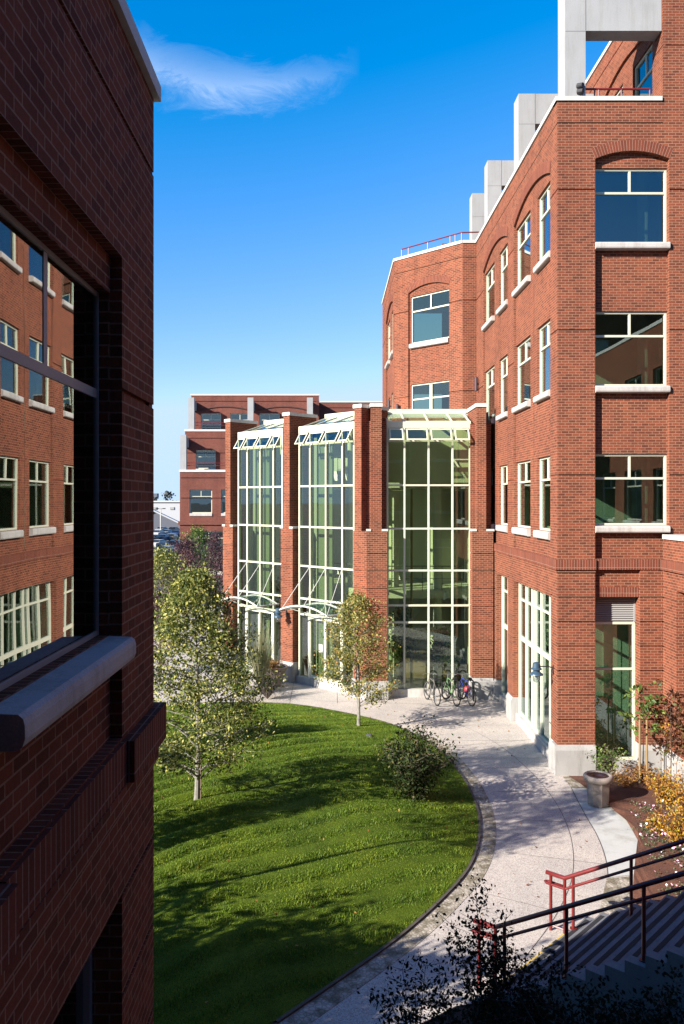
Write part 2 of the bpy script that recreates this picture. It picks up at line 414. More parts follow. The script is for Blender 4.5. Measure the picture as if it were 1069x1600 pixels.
# belt of upright bricks
m = MB()
m.fbox(FA, -.085, 1.05, -.085, .1, 5.70, 5.98); m.fbox(FA, 1.05, 2.93, -.03, .2, 5.70, 5.985)
m.fbox(FB_, .10, .66, -.085, .1, 5.70, 5.98); m.fbox(FB_, .66, 5.49, -.06, .2, 5.70, 5.985); m.fbox(FB_, 5.49, 6.33, -.085, .1, 5.70, 5.98)
m.fbox(FB_, 6.33, 8.50, -.06, .2, 5.70, 5.985)
m.build('soldier_belt', BRS, RB)
m = MB(); m.fbox(FA, -.04, 1.05, -.04, .05, 5.63, 5.698); m.fbox(FB_, .06, 8.5, -.035, .05, 5.63, 5.698); m.build('belt_course', BR, RB)
# penthouse side wall with arch, set back behind the terrace
FP = Fr((9.25, 22.9), (0, 1), (-1, 0))
w = MB(); hp = (.75, 5.42, 18.2, 21.45, .45)
hs = [hp]+grooves(w, FP, [(0, 20)], [22.1])+grooves(w, FP, [(0, .75), (5.42, 6.4)], [20.25])
hp2 = (6.4, 11.07, 18.2, 21.45, .45); hs.append(hp2)
sheet(w, FP, .0, 20, 18.2, 22.6, 0, hs)
for h, ws in ((hp, WB[:2]), (hp2, WB[2:])):
    reveal(w, FP, h, 0, .08); ih = [(a+.0, b, 18.75, 20.9) for a, b in ws]
    ih[0] = (h[0]+.02, ih[0][1], 18.75, 20.9)
    sheet(w, FP, h[0], h[1], h[2], h[3], .08, ih)
    for q in ih: reveal(w, FP, q, .08, .22)
w.build('penthouse_wall', BR, RB)
for a, b in WB: window(RB, FP, max(a, .77), b, 18.75, 20.9, .14)
coping(RB, FP, .3, 20, 22.6); coping(RB, FA, 2.90, 7.5, 22.7)
# concrete frames on the terrace, each its own part
def conc_frame(Y, top, thru=True):
    m = MB()
    # front elevation is an inverted L: post with a deep beam to the penthouse wall
    m.box(6.55, 7.12, Y, Y+.72, 18.45, top)
    m.box(7.121, 9.235, Y+.003, Y+.52, 20.68, top-.002)
    o = m.build('concrete_frame', CONC, RB)
    j = MB(); j.box(7.112, 7.126, Y-.004, Y+.01, 20.70, top); j.box(6.56, 7.11, Y-.003, Y+.01, 20.66, 20.675); j.build('panel_joint', simple('joint_grey', (.35, .35, .35), .9) if 'joint_grey' not in MATS else MATS['joint_grey'], o)
    return o
conc_frame(22.95, 22.55); conc_frame(28.6, 21.72); conc_frame(34.2, 21.72); conc_frame(37.9, 21.74)
# slabs, roofs and hidden outer walls
m = MB()
m.box(6.36, 15.9, 23.3, 46, 18.15, 18.3); m.box(9.4, 13.8, 23.2, 43, 22.3, 22.45)
m.prism([(3.1, 46.4), (3.1, 38.35), (5.85, 35.65), (6.3, 35.65), (6.3, 46.4)], 18.15, 18.29)
m.build('flat_roof', ROOF, RB)
m = MB()
for z in (5.62, 9.55, 13.55):
    m.box(6.62, 13.7, 23.35, 46, z, z+.3)
    if z > 13: m.prism([(3.4, 46), (3.4, 38.6), (6.0, 35.95), (6.6, 35.95), (6.6, 46)], z, z+.3)
m.build('floor_slab', INT, RB)
m = MB(); m.box(6.62, 13.7, 23.35, 46, .0, .06); m.build('ground_floor', INTF, RB)
m = MB(); m.box(10.6, 10.72, 25.6, 46, .06, 18.1); m.box(6.95, 10.6, 26.55, 26.67, 5.92, 18.1); m.box(6.95, 10.6, 32.0, 32.1, .06, 18.1); m.box(10.2, 13.7, 25.5, 25.59, 5.92, 18.1); m.build('partition', INT, RB)
m = MB()
for (x, y) in ((7.5, 24.2), (9.2, 24.2), (7.4, 29.3)):
    m.lathe((x, y, 0), [(.17, .06), (.17, 18.1)], 16)
m.build('column', INT, RB, smooth=False)
m = MB(); m.box(13.82, 13.95, 22.95, 46, 0, 22.4); m.box(6.3, 13.8, 46.1, 46.3, 0, 22); m.box(9.3, 13.8, 22.93, 23.1, 0, 5.9); m.build('rear_wall', BR, RB)
for z in (13.42, 9.42, 17.9):
    for y in (24.3, 25.6): m = MB(); m.box(7.3, 9.6, y, y+.16, z, z+.05); m.build('ceiling_fixture', COPE, RB)
# tower behind the atrium
FT0 = Fr((5.72, 35.5), (1, 0), (0, -1))
FT1 = Fr((2.99, 38.23), (.70711, -.70711), (-.70711, -.70711))
FT2 = Fr((2.99, 46.6), (0, -1), (-1, 0))
w = MB(); hs = grooves(w, FT0, [(0, .6)], [18.1, 16.25, 12.35]); sheet(w, FT0, 0, .6, 11, 18.7, 0, hs)
h1 = (.85, 3.15, 11.0, 17.32, .25)
hs = [h1]+grooves(w, FT1, [(0, 3.861)], [18.1])+grooves(w, FT1, [(0, .85), (3.15, 3.861)], [16.25, 12.35]); sheet(w, FT1, 0, 3.861, 11, 18.7, 0, hs)
reveal(w, FT1, h1, 0, .08); ih = [(.93, 3.13, 14.75, 16.9), (.93, 3.13, 11.25, 12.9)]
sheet(w, FT1, .85, 3.15, 11.0, 17.32, .08, ih)
for q in ih: reveal(w, FT1, q, .08, .22)
h2 = (2.8, 7.65, 11.0, 17.4, .4)
hs = [h2]+grooves(w, FT2, [(0, 8.37)], [18.1])+grooves(w, FT2, [(0, 2.8), (7.65, 8.37)], [16.25, 12.35]); sheet(w, FT2, 0, 8.37, 11, 18.7, 0, hs)
reveal(w, FT2, h2, 0, .08); i2 = [(a, b, zb, zt) for a, b in ((2.85, 4.75), (5.7, 7.6)) for zt, zb in ((16.9, 14.75), (12.9, 11.25))]
sheet(w, FT2, 2.8, 7.65, 11.0, 17.4, .08, i2)
for q in i2: reveal(w, FT2, q, .08, .22)
w.build('tower_wall', BR, RB)
for f_, h in ((FT1, h1), (FT2, h2)): m = MB(); archring(m, f_, h, .30); m.build('brick_arch', BRS, RB)
window(RB, FT1, .93, 3.13, 14.75, 16.9, .14, sh=.22)
tw = window(RB, FT1, .93, 3.13, 11.25, 12.9, .14, sh=.2)
m = MB(); m.fbox(FT1, 1.98, 2.12,   .128, .22, 11.3, 12.84); m.build('centre_post', FRAME, tw)
for q in i2: window(RB, FT2, *q, .14)
coping(RB, FT0, -.0, .6, 18.7); coping(RB, FT1, 0, 3.84, 18.7); coping(RB, FT2, 0, 8.33, 18.7)
m = MB()       # red roof rail
def railpts(z): return [(3.15, 44, z), (3.15, 38.5, z), (5.75, 35.9, z), (6.2, 35.75, z)]
rp = [(3.35, 38.35), (5.75, 35.95), (6.5, 35.9)]
m.tube([(x, y, 19.3) for x, y in rp], .03); m.tube([(x, y, 18.95) for x, y in rp], .018, 6)
for t in (0, .12, .45, .82, .9, 1):
    x = rp[0][0]+(rp[1][0]-rp[0][0])*t; y = rp[0][1]+(rp[1][1]-rp[0][1])*t; m.tube([(x, y, 18.3), (x, y, 19.3)], .022, 6)
m.tube([(6.5, 35.9, 18.3), (6.5, 35.9, 19.3)], .022, 6)
m.build('roof_railing', RED, RB)
m = MB()
m.tube([(7.14, 23.2, 19.18), (9.0, 23.2, 19.18)], .03); m.tube([(7.14, 23.2, 18.9), (9.0, 23.2, 18.9)], .012, 6)
for x in (7.45, 7.56, 8.2, 9.0): m.tube([(x, 23.2, 18.3), (x, 23.2, 19.18)], .022, 6)
m.build('roof_railing', RED, RB)
# spot lamp on the terrace corner
sp = thing('spotlight', 'small black spotlight fixed beside the concrete frame on the uppermost terrace', 'spotlight', (7.0, 22.9, 18.82))
m = MB(); m.tube([(7.0, 22.92, 18.82), (7.0, 22.92, 19.0)], .02, 8); m.build('stem', DKM, sp)
m = MB(); m.tube([(7.02, 22.85, 18.96), (6.9, 22.95, 18.98)], [.07, .08], 12); m.tube([(7.02, 22.85, 19.12), (6.92, 22.98, 19.14)], [.07, .09], 12); m.build('lamp_head', DKM, sp)

# small fittings on the tower walls
def fin_lamp(p, dx, label):
    t = thing('wall_light', label, 'wall light', p, 0, 'dark cylinder lights on the tower walls')
    m = MB(); m.lathe((p[0]+dx[0]*.12, p[1]+dx[1]*.12, p[2]-.3), [(.06, 0), (.07, .02), (.07, .58), (.05, .6)], 14); m.build('lamp_body', simple('plum_metal', (.09, .045, .06), .5) if 'plum_metal' not in MATS else MATS['plum_metal'], t)
    m = MB(); m.tube([(p[0], p[1], p[2]), (p[0]+dx[0]*.1, p[1]+dx[1]*.1, p[2])], .03, 8); m.build('bracket', DKM, t)
fin_lamp((6.32, 34.9, 12.55), (-1, 0), 'dark cylinder wall light at the corner of tower and long sunlit wall')
fin_lamp((2.99, 40.0, 12.2), (-1, 0), 'dark cylinder wall light on the far left flank of the tower, upper one')
fin_lamp((3.2, 38.0, 11.75), (-.7, -.7), 'dark cylinder wall light low on the angled tower wall just above the atrium roof')

# ------------------------------------------------------------------ low wing at the right edge
LW = thing('low_brick_wing', 'low red brick wing with pale coping at the right edge behind the yellow shrubs', 'building', (9.25, 21, 0))
FL = Fr((9.25, 17.0), (0, 1), (-1, 0))
w = MB(); rec = (3.1, 5.0, .9, 5.2); hs = [rec]+grooves(w, FL, [(0, 3.1), (5.0, 5.895)], GZ)
sheet(w, FL, 0, 5.895, 0, 6.56, 0, hs); reveal(w, FL, rec, 0, .3); sheet(w, FL, *rec, .3, [])
w.build('wall', BR, LW)
m = MB(); m.fbox(FL, 0, 5.80, -.085, .1, 5.70, 5.98); m.build('soldier_belt', BRS, LW)
coping(LW, FL, 0, 5.80, 6.56, .12, .06, .8)
m = MB(); plinth(m, FL, 0, 5.80, .2); m.build('plinth', BASE, LW)
m = MB(); m.box(9.6, 14, 17, 22.85, 6.3, 6.45); m.box(9.3, 14, 16.9, 16.99, 0, 6.5); m.build('flat_roof', ROOF, LW)

# ------------------------------------------------------------------ dark near building on the left
LB = thing('shaded_brick_building', 'near brick building in deep shade, its big window mirroring the sunlit building opposite', 'building', (-4, 2, 0))
FL1 = Fr((-1.4, 6.57), (0, -1), (1, 0)); LL = 24.0
w = MB(); bl = [(1.0, 3.07, 6.0, 9.25, 0), (4.1, 6.17, 6.0, 9.25, 0), (7.2, 9.27, 6.0, 9.25, 0)]
gl = [(1.0, 3.07, .3, 4.95), (4.1, 6.17, .3, 4.95)]
seg = [(0, 1.0), (3.07, 4.1), (6.17, 7.2), (9.27, 24)]
hs = bl+gl+grooves(w, FL1, [(0, LL)], [10.2])+grooves(w, FL1, seg, [8.35])+grooves(w, FL1, [(0, 1.0), (3.07, 4.1), (6.17, LL)], GZ)
sheet(w, FL1, 0, LL, 0, 10.8, 0, hs)
lw = []
for h in bl:
    reveal(w, FL1, h, 0, .08); q = (h[0]+.02, h[1]-.02, 6.70, 9.0); lw.append(q)
    sheet(w, FL1, h[0], h[1], h[2], h[3], .08, [q]); reveal(w, FL1, q, .08, .20)
for h in gl: reveal(w, FL1, h, 0, .3)
w.build('wall', BR, LB)
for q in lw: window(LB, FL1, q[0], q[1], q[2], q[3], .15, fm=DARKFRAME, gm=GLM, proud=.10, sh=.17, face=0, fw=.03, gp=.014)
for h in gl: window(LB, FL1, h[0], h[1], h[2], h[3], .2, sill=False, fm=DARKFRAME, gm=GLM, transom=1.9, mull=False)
m = MB(); m.fbox(FL1, -.085, 1.0, -.085, .1, 5.70, 5.98)
for a, b in ((1.0, 3.07), (4.1, 6.17), (7.2, 9.27)): m.fbox(FL1, a, b, -.03, .2, 5.70, 5.985)
for a, b in ((3.07, 4.1), (6.17, 7.2), (9.27, 24)): m.fbox(FL1, a, b, -.085, .1, 5.70, 5.98)
m.build('soldier_belt', BRS, LB)
m = MB(); m.fbox(FL1, -.03, LL, -.035, .02, 5.55, 5.698); m.fbox(FL1, 1.0, 3.07, -.012, .2, 4.72, 4.948) if 0 else None; m.build('belt_course', BR, LB)
m = MB(); m.fbox(FL1, -.05, LL, -.05, .35, 10.8, 10.92); m.build('coping', COPE, LB)
for u0, u1 in ((-.07, 1.004), (3.066, 4.104), (6.166, LL)): m = MB(); plinth(m, FL1, u0, u1, .2); m.build('plinth', BASE, LB)
m = MB(); m.box(-7.4, -1.41, 6.45, 6.568, 0, 10.8); m.box(-7.4, -7.25, -17.4, 6.45, 0, 10.8); m.box(-7.25, -1.41, -17.4, -17.2, 0, 10.8); m.build('rear_wall', BR, LB)
m = MB(); m.box(-7.25, -1.66, -17.2, 6.45, 10.5, 10.65); m.build('flat_roof', ROOF, LB)
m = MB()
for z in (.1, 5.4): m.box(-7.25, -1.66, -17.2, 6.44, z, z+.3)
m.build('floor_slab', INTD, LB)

# ------------------------------------------------------------------ glass atrium with brick fins
AT = thing('glass_atrium', 'three bay glass and cream metal atrium between brick fins, sloped glazed eaves', 'atrium', (1, 34, 0))
S2 = .70711
D2 = (S2, -S2); N2 = (-S2, -S2)
B2 = Fr((-1.30, 34.60), D2, N2)         # bay 2: u 0..3.22
B1 = Fr((-4.17, 37.47), D2, N2)         # bay 1: u 0..3.07
B3 = Fr((2.205, 32.1), (1, 0), (0, -1))  # bay 3: u 0..3.30
LEV = [.33, 2.88, 3.54, 4.90, 6.53, 8.22, 9.95]
def glazing(fr, W, mulls, door):
    f = MB(); w = .035
    for i, u in enumerate(mulls):
        z0 = .30
        f.fbox(fr, u-w, u+w, 0, .16, z0, 9.95)
    for z in LEV[1:]:
        for a, b in zip(mulls[:-1], mulls[1:]): f.fbox(fr, a+w, b-w, .004, .15, z-w, z+w)
    # white band, eaves and sloped rafters
    f.fbox(fr, mulls[0]-w, mulls[-1]+w, .0, .12, 10.45, 10.72)
    f.fbox(fr, mulls[0]-w, mulls[0]+w, .004, .15, 9.951, 10.449); f.fbox(fr, mulls[-1]-w, mulls[-1]+w, .004, .15, 9.951, 10.449)
    for u in mulls[1:-1]: f.fbox(fr, u-.03, u+.03, .006, .13, 9.951, 10.449)
    P = fr.p
    for u in mulls:
        f.hexa([P(u-.03, .122, 10.62), P(u+.03, .122, 10.62), P(u+.03, 1.6, 11.10), P(u-.03, 1.6, 11.10), P(u-.03, .122, 10.72), P(u+.03, .122, 10.72), P(u+.03, 1.6, 11.2), P(u-.03, 1.6, 11.2)])
    f.fbox(fr, mulls[0]-.1, mulls[-1]+.1, 1.601, 1.75, 11.05, 11.36)
    fo = f.build('glazing_frame', FRAME, AT)
    g = MB()
    for zi, (a, b) in enumerate(zip(LEV[:-1], LEV[1:])):
        for c, d in zip(mulls[:-1], mulls[1:]):
            g.fbox(fr, c+.012, d-.012, .06, .066, a, b)
    for c, d in zip(mulls[:-1], mulls[1:]):
        g.hexa([P(c+.03, .12, 10.685), P(d-.03, .12, 10.685), P(d-.03, 1.6, 11.165), P(c+.03, 1.6, 11.165), P(c+.03, .12, 10.69), P(d-.03, .12, 10.69), P(d-.03, 1.6, 11.17), P(c+.03, 1.6, 11.17)])
    g.build('pane', GLA, fo)
    # awning windows, propped open
    for c, d in zip(mulls[:-1], mulls[1:]):
        a = MB(); o = .30
        def Q(u, t, th): # t 0 top .. 1 bottom along the tilted sash
            return P(u, -.01-o*t-th, 10.42-.46*t)
        def bar(u0, u1, t0, t1):
            a.hexa([Q(u0, t1, 0), Q(u1, t1, 0), Q(u1, t1, .035), Q(u0, t1, .035), Q(u0, t0, 0), Q(u1, t0, 0), Q(u1, t0, .035), Q(u0, t0, .035)])
        bar(c+.06, c+.11, 0, 1); bar(d-.11, d-.06, 0, 1); bar(c+.111, d-.111, 0, .11); bar(c+.111, d-.111, .89, 1)
        ao = a.build('awning_window', FRAME, AT)
        pg = MB(); pg.hexa([Q(c+.1, .95, .01), Q(d-.1, .95, .01), Q(d-.1, .95, .02), Q(c+.1, .95, .02), Q(c+.1, .05, .01), Q(d-.1, .05, .01), Q(d-.1, .05, .02), Q(c+.1, .05, .02)]); pg.build('pane', GLA, ao)
        q = MB(); um = (c+d)/2; q.tube([P(um, .0, 10.0), P(um, -.22, 10.0)], .018, 6); q.build('opener_arm', STEEL, ao)
    c = MB(); c.fbox(fr, mulls[0]-.12, mulls[-1]+.12, -.10, .22, -.05, .295); c.build('curb', SILL, AT)
    if door:
        dm = MB(); a, b = mulls[1], mulls[3]; mid = mulls[2]
        for u in (a, b): dm.fbox(fr, u-.07, u+.07, -.03, .16, .02, 2.86)
        dm.fbox(fr, mid-.06, mid+.06, -.03, .16, .02, 2.72); dm.fbox(fr, a+.07, b-.07, -.028, .158, 2.721, 2.86)
        for q0, q1 in ((a+.07, mid-.06), (mid+.06, b-.07)):
            dm.fbox(fr, q0, q1, -.02, .15, .30, .42)
        do = dm.build('double_door', FRAME, AT)
        hh = MB()
        for s in (-1, 1): hh.tube([P(mid+s*.12, -.09, 1.0), P(mid+s*.12, -.09, 1.5)], .018, 8)
        hh.build('door_handle', STEEL, do)
    return fo
m2 = [.04, .68, 1.61, 2.54, 3.18]
glazing(B2, 3.22, m2, True)
glazing(B1, 3.07, [.04, .66, 1.55, 2.44, 3.03], True)
glazing(B3, 3.30, [.05, .71, 1.65, 2.58, 3.26], False)
def notice(): # small paper notice on the door glass of the middle bay
    m = MB(); m.fbox(B2, 1.18, 1.40, .040, .044, 1.42, 1.75); m.build('paper_notice', COPE, AT)
notice()
# brick fins: wide lower pier, narrow upper fin
def fin(name, fr, lo0, lo1, up0, up1, pr, deepL=.75, deepU=1.35, capz=11.20):
    w = MB(); P = fr.p
    gz = [z for z in GZ]
    # lower pier
    def ring(u0, u1, d0, d1, z0, z1, gs):
        f1 = Fr(P(u0, d0, 0)[:2], fr.U, fr.N); L = u1-u0
        hs = grooves(w, f1, [(0, L)], gs); sheet(w, f1, 0, L, z0, z1, 0, hs)
        inward = (-fr.N[0], -fr.N[1])
        f2 = Fr(P(u1, d0, 0)[:2], inward, fr.U); hs = grooves(w, f2, [(0, d1-d0)], gs); sheet(w, f2, 0, d1-d0, z0, z1, 0, hs)
        f3 = Fr(P(u0, d0, 0)[:2], inward, (-fr.U[0], -fr.U[1])); hs = grooves(w, f3, [(0, d1-d0)], gs); sheet(w, f3, 0, d1-d0, z0, z1, 0, hs)
        f4 = Fr(P(u0, d1, 0)[:2], fr.U, fr.N); sheet(w, f4, 0, L, z0, z1, 0, [])
        w.quad(P(u0, d0, z1), P(u1, d0, z1), P(u1, d1, z1), P(u0, d1, z1))
    ring(lo0, lo1, -pr, deepL, 0, 6.45, gz[:6]+[5.6])
    ring(up0, up1, -pr, deepU, 6.45, capz, [])
    o = w.build(name, BR, AT)
    for ca, cb in ((lo0-.03, up0-.002), (up1+.002, lo1+.03)): c = MB(); c.fbox(fr, ca, cb, -pr-.03, -pr+.5, 6.45, 6.53); c.build('ledge_cap', COPE, o)
    c = MB(); c.fbox(fr, up0-.04, up1+.04, -pr-.04, deepU+.04, capz, capz+.14)
    c.build('fin_cap', COPE, o)
    b = MB(); plinth(b, Fr(P(0, -pr, 0)[:2], fr.U, fr.N), lo0-.05, lo1+.05, pr+.1, .84, .05); b.build('plinth', BASE, o)
    return o
fin('brick_fin', B2, -.87, -.13, -.70, -.32, .22)     # between bays 1 and 2
fin('brick_fin', B1, -.80, -.08, -.62, -.26, .22)     # left of bay 1
# corner fin between bays 2 and 3: an angled and a square fin on one corner pier
w = MB()
cp = [(.92, 32.07), (1.43, 31.56), (2.20, 31.56), (2.20, 32.5), (1.6, 32.7)]
FC1 = Fr(cp[0], D2, N2); FC2 = Fr(cp[1], (1, 0), (0, -1)); FC3 = Fr(cp[2], (0, 1), (1, 0))
for fr_, L in ((FC1, .721), (FC2, .77), (FC3, .94)):
    hs = grooves(w, fr_, [(0, L)], GZ+[5.6]); sheet(w, fr_, 0, L, 0, 6.45, 0, hs)
w.quad((2.2, 32.5, 0), (1.6, 32.7, 0), (1.6, 32.7, 6.45), (2.2, 32.5, 6.45)); w.quad((.92, 32.07, 0), (1.6, 32.7, 0), (1.6, 32.7, 6.45), (.92, 32.07, 6.45))
w.add([(p[0], p[1], 6.45) for p in cp], [(0, 1, 2, 3, 4)])
a0 = FC1.p(.06, 0, 0); 
def finbox(fr_, u0, u1, d0, d1, z0, z1):
    P = fr_.p
    w.hexa([P(u0, d0, z0), P(u1, d0, z0), P(u1, d1, z0), P(u0, d1, z0), P(u0, d0, z1), P(u1, d0, z1), P(u1, d1, z1), P(u0, d1, z1)])
finbox(FC1, .055, .43, .002, 1.55, 6.449, 11.2)
finbox(FC2, .16, .56, .002, 2.1, 6.449, 11.2)
finbox(FC2, -.12, .775, .40, .48, 6.449, 10.7)
o = w.build('corner_pier', BR, AT)
for f_, q in ((FC1, (.015, .47, -.04, 1.59, 11.2, 11.34)), (FC2, (.12, .60, -.04, 2.14, 11.203, 11.343)), (FC2, (-.02, .155, -.03, .2, 6.45, 6.53)), (FC2, (.565, .80, -.03, .35, 6.45, 6.53))): c = MB(); c.fbox(f_, *q); c.build('fin_cap', COPE, o)
b = MB(); b.fbox(FC1, -.05, .74, -.05, .3, -.1, .72); b.fbox(FC2, .02, .82, -.05, .5, -.1, .722)
b.build('plinth', BASE, o)
# right pier
FD = Fr((5.46, 31.56), (1, 0), (0, -1))
w = MB(); hs = grooves(w, FD, [(0, .80)], GZ+[5.6]); sheet(w, FD, 0, .80, 0, 6.45, 0, hs)
FD2 = Fr((5.46, 31.56), (0, 1), (-1, 0)); hs = grooves(w, FD2, [(0, .7)], GZ+[5.6]); sheet(w, FD2, 0, .7, 0, 6.45, 0, hs)
w.quad(FD.p(0, 0, 6.45), FD.p(.8, 0, 6.45), FD.p(.8, .7, 6.45), FD.p(0, .7, 6.45))
finbox(FD, .17, .53, .002, 2.1, 6.449, 11.2); finbox(FD, -.0, .80, .42, .5, 6.449, 10.6)
o = w.build('brick_fin', BR, AT)
for q in ((.13, .57, -.04, 2.14, 11.2, 11.34), (-.03, .165, -.03, .38, 6.45, 6.53), (.535, .84, -.03, .38, 6.45, 6.53)): c = MB(); c.fbox(FD, *q); c.build('fin_cap', COPE, o)
b = MB(); plinth(b, FD, -.03, .80, .4, .84, .05); b.build('plinth', BASE, o)
# flat roof behind the ridge, interior
def off(fr, u, d): return fr.p(u, d, 0)[:2]
m = MB(); m.prism([off(B1, -.9, 1.77), off(B2, 3.5, 1.77), (2.5, 33.87), (6.2, 33.87), (6.2, 35.1), (2.9, 35.1), off(B2, 2.9, 3.2), off(B1, -.9, 3.2)], 11.12, 11.14); m.build('added_skylight_pane', GLA, AT)  # glazed roof strip added to let sun onto the atrium's back walls
ridge = [off(B1, -.9, 3.21), off(B2, 2.9, 3.21), (2.9, 35.11), (6.28, 35.11), (6.28, 35.45), (5.7, 35.45), (2.97, 38.18), (2.97, 44), (-1, 44)]
m = MB(); m.prism(ridge, 11.1, 11.3); m.build('flat_roof', COPE, AT)
m = MB()
back = [off(B1, -.9, 6.0), off(B1, 3.5, 6.0), off(B2, 2.9, 6.0), (6.2, 38.2)]
for a, b in zip(back[:-1], back[1:]): m.quad((*a, 0), (*b, 0), (*b, 11.1), (*a, 11.1))
m.quad((*off(B1, -.9, .1), 0), (*back[0], 0), (*back[0], 11.1), (*off(B1, -.9, .1), 11.1))
m.quad((6.2, 32.2, 0), (6.2, 38.2, 0), (6.2, 38.2, 11.1), (6.2, 32.2, 11.1))
m.build('back_wall', INT, AT)
m = MB()
def slab(d, z, t):
    m.prism([off(B1, -.8, d), off(B2, 3.6-d*.42, d), (off(B2, 3.6-d*.42, d)[0]+.2, 32.1+d), (6.15, 32.1+d), (6.15, 38.1), off(B2, 2.9, 5.9), off(B1, 3.5, 5.9), off(B1, -.8, 5.9)], z, z+t)
slab(2.4, 8.15, .35); slab(1.7, 3.62, .32); m.build('mezzanine_slab', INT, AT)
m = MB(); m.prism([off(B1, -.8, .1), off(B2, 3.2, .1), (2.2, 32.2), (6.15, 32.2), (6.15, 38.1), off(B2, 2.9, 5.9), off(B1, 3.5, 5.9), off(B1, -.8, 5.9)], -.02, .04); m.build('lobby_floor', INTF, AT)
m = MB()
for (fr_, u, d, r) in ((B3, 2.3, 2.4, .19), (B3, .6, 3.2, .16), (B2, 2.2, 1.6, .12), (B2, .9, 2.2, .12), (B1, 1.9, 1.5, .12), (B1, .6, 2.2, .12), (B2, 2.75, 1.0, .09), (B1, 2.6, 1.0, .09)):
    p = off(fr_, u, d); m.lathe((p[0], p[1], 0), [(r, .04), (r, 10.9)], 14)
m.build('column', INT, AT, smooth=False)
PALE = simple('bulkhead_paint', (1.3, 1.32, 1.1), .8, .05, .5); OLV = simple('olive_panel', (.34, .42, .27), .7, .08, .5)
for fr_, q_ in ((B1, (0, 1.15, .9, 1.0, .05, 10.3)), (B2, (0, 1.1, .9, 1.0, .05, 10.3)), (B3, (.05, 3.6, 1.3, 1.42, 8.35, 10.9))):
    m = MB(); m.fbox(fr_, *q_); m.build('bulkhead', PALE if fr_ is B3 else OLV, AT)
def desk(): # reception counter inside the lobby
    m = MB(); m.box(3.0, 5.0, 35.2, 35.8, .05, 1.1); m.box(2.9, 5.1, 35.1, 35.9, 1.1, 1.15); m.build('reception_desk', WOOD, AT)
desk()
for k in range(4):
    for z in (8.05, 3.52): m = MB(); m.box(2.6+k*.9, 3.1+k*.9, 34.6, 35.8, z, z+.06); m.build('light_fixture', COPE, AT)
m = MB()   # balustrades of the inner galleries
for fr_, W in ((B1, 3.0), (B2, 3.1), (B3, 3.2)):
    for d, z in ((2.35, 8.5), (1.65, 3.94)):
        m.tube([fr_.p(0, d, z+1.0), fr_.p(W, d, z+1.0)], .025, 6); m.tube([fr_.p(0, d, z+.5), fr_.p(W, d, z+.5)], .012, 6)
        for k in range(5): m.tube([fr_.p(W*k/4, d, z), fr_.p(W*k/4, d, z+1.0)], .015, 6)
m.build('gallery_railing', STEEL, AT)
m = MB()
p = off(B3, 1.1, 1.2); m.tube([(p[0], p[1], .04), (p[0], p[1], 8.1)], .05, 8)
m.build('yellow_pipe', simple('brass_pipe', (.45, .36, .10), .4), AT)
# canopies over the two doors
def canopy(fr, s0, s1, label, q=1.25):
    P = fr.p; n = 14; z0 = 3.18; rise = .27
    t = thing('entrance_canopy', label, 'canopy', P((s0+s1)/2, 0, 3.2), 0, 'arched glass canopies over the atrium doors')
    def arc(k, d, dz=0):
        a = k/n; return P(s0+(s1-s0)*a, d, z0+rise*(1-(2*a-1)**2)+dz)
    m = MB()
    for d in (-.12, -q): m.tube([arc(k, d) for k in range(n+1)], .035, 8)
    for k in (0, n//2, n): m.tube([arc(k, -.02, 0), arc(k, -q)], .022, 8)
    m.tube([P(s0, -q, z0), P(s0, -.02, z0)], .03, 8); m.tube([P(s1, -q, z0), P(s1, -.02, z0)], .03, 8)
    m.tube([P(s0, -.7, z0-.0), P((s0+s1)/2, -.7, z0-.12), P(s1, -.7, z0)], .012, 6)
    m.build('canopy_frame', COPE, t)
    g = MB()
    for k in range(n):
        a0, a1, b1, b0 = arc(k, -.1, .02), arc(k+1, -.1, .02), arc(k+1, -q, .02), arc(k, -q, .02)
        up = lambda v: (v[0], v[1], v[2]+.012)
        g.hexa([a0, a1, b1, b0, up(a0), up(a1), up(b1), up(b0)])
    g.build('canopy_glass', GLC, t)
    for u in (s0+.05, (s0+s1)/2, s1-.05):
        r = MB(); k = (u-s0)/(s1-s0); zz = z0+rise*(1-(2*k-1)**2)
        ut = {0: m2[1], 1: m2[2], 2: m2[3]}[min(2, int(k*3))]
        r.tube([P(u, -q+.05, zz), P(ut, -.02, 4.86)], .013, 6); r.build('tie_rod', COPE, t)
canopy(B2, .22, 2.95, 'arched glass canopy with tie rods over the doorway of the middle atrium bay')
canopy(B1, .22, 2.85, 'arched glass canopy with tie rods over the doorway of the leftmost atrium bay')

# wall lanterns
def lantern(p, dirn, s, label):
    t = thing('wall_lantern', label, 'wall lamp', p, 0, 'blue grey lanterns on the walls')
    def q(o, z): return (p[0]+dirn[0]*o*s, p[1]+dirn[1]*o*s, p[2]+z*s)
    m = MB(); m.tube([q(0, 0), q(.12, .05), q(.34, .05), q(.42, 0)], .014*s, 8); m.tube([q(.0, -.1), q(.02, -.1)], .05*s, 12); m.tube([q(0, .08), q(0, -.14)], .025*s, 8); m.build('bracket', DKM, t)
    c = q(.42, 0)
    m = MB(); m.lathe(c, [(.03*s, .16*s), (.09*s, .13*s), (.10*s, .02*s), (.13*s, 0), (.13*s, -.02*s), (.09*s, -.03*s), (.08*s, -.07*s), (.155*s, -.13*s), (.165*s, -.155*s), (.1*s, -.15*s)], 24); m.build('lamp_shade', LAMPB, t, smooth=False)
    m = MB(); m.lathe(c, [(.08*s, -.13*s), (.095*s, -.2*s), (.085*s, -.30*s), (.04*s, -.34*s)], 20); m.build('glass_jar', GLJ, t, smooth=True)
    m = MB(); m.lathe(c, [(.03*s, -.14*s), (.035*s, -.22*s), (.02*s, -.27*s)], 12); m.build('bulb', COPE, t, smooth=True)
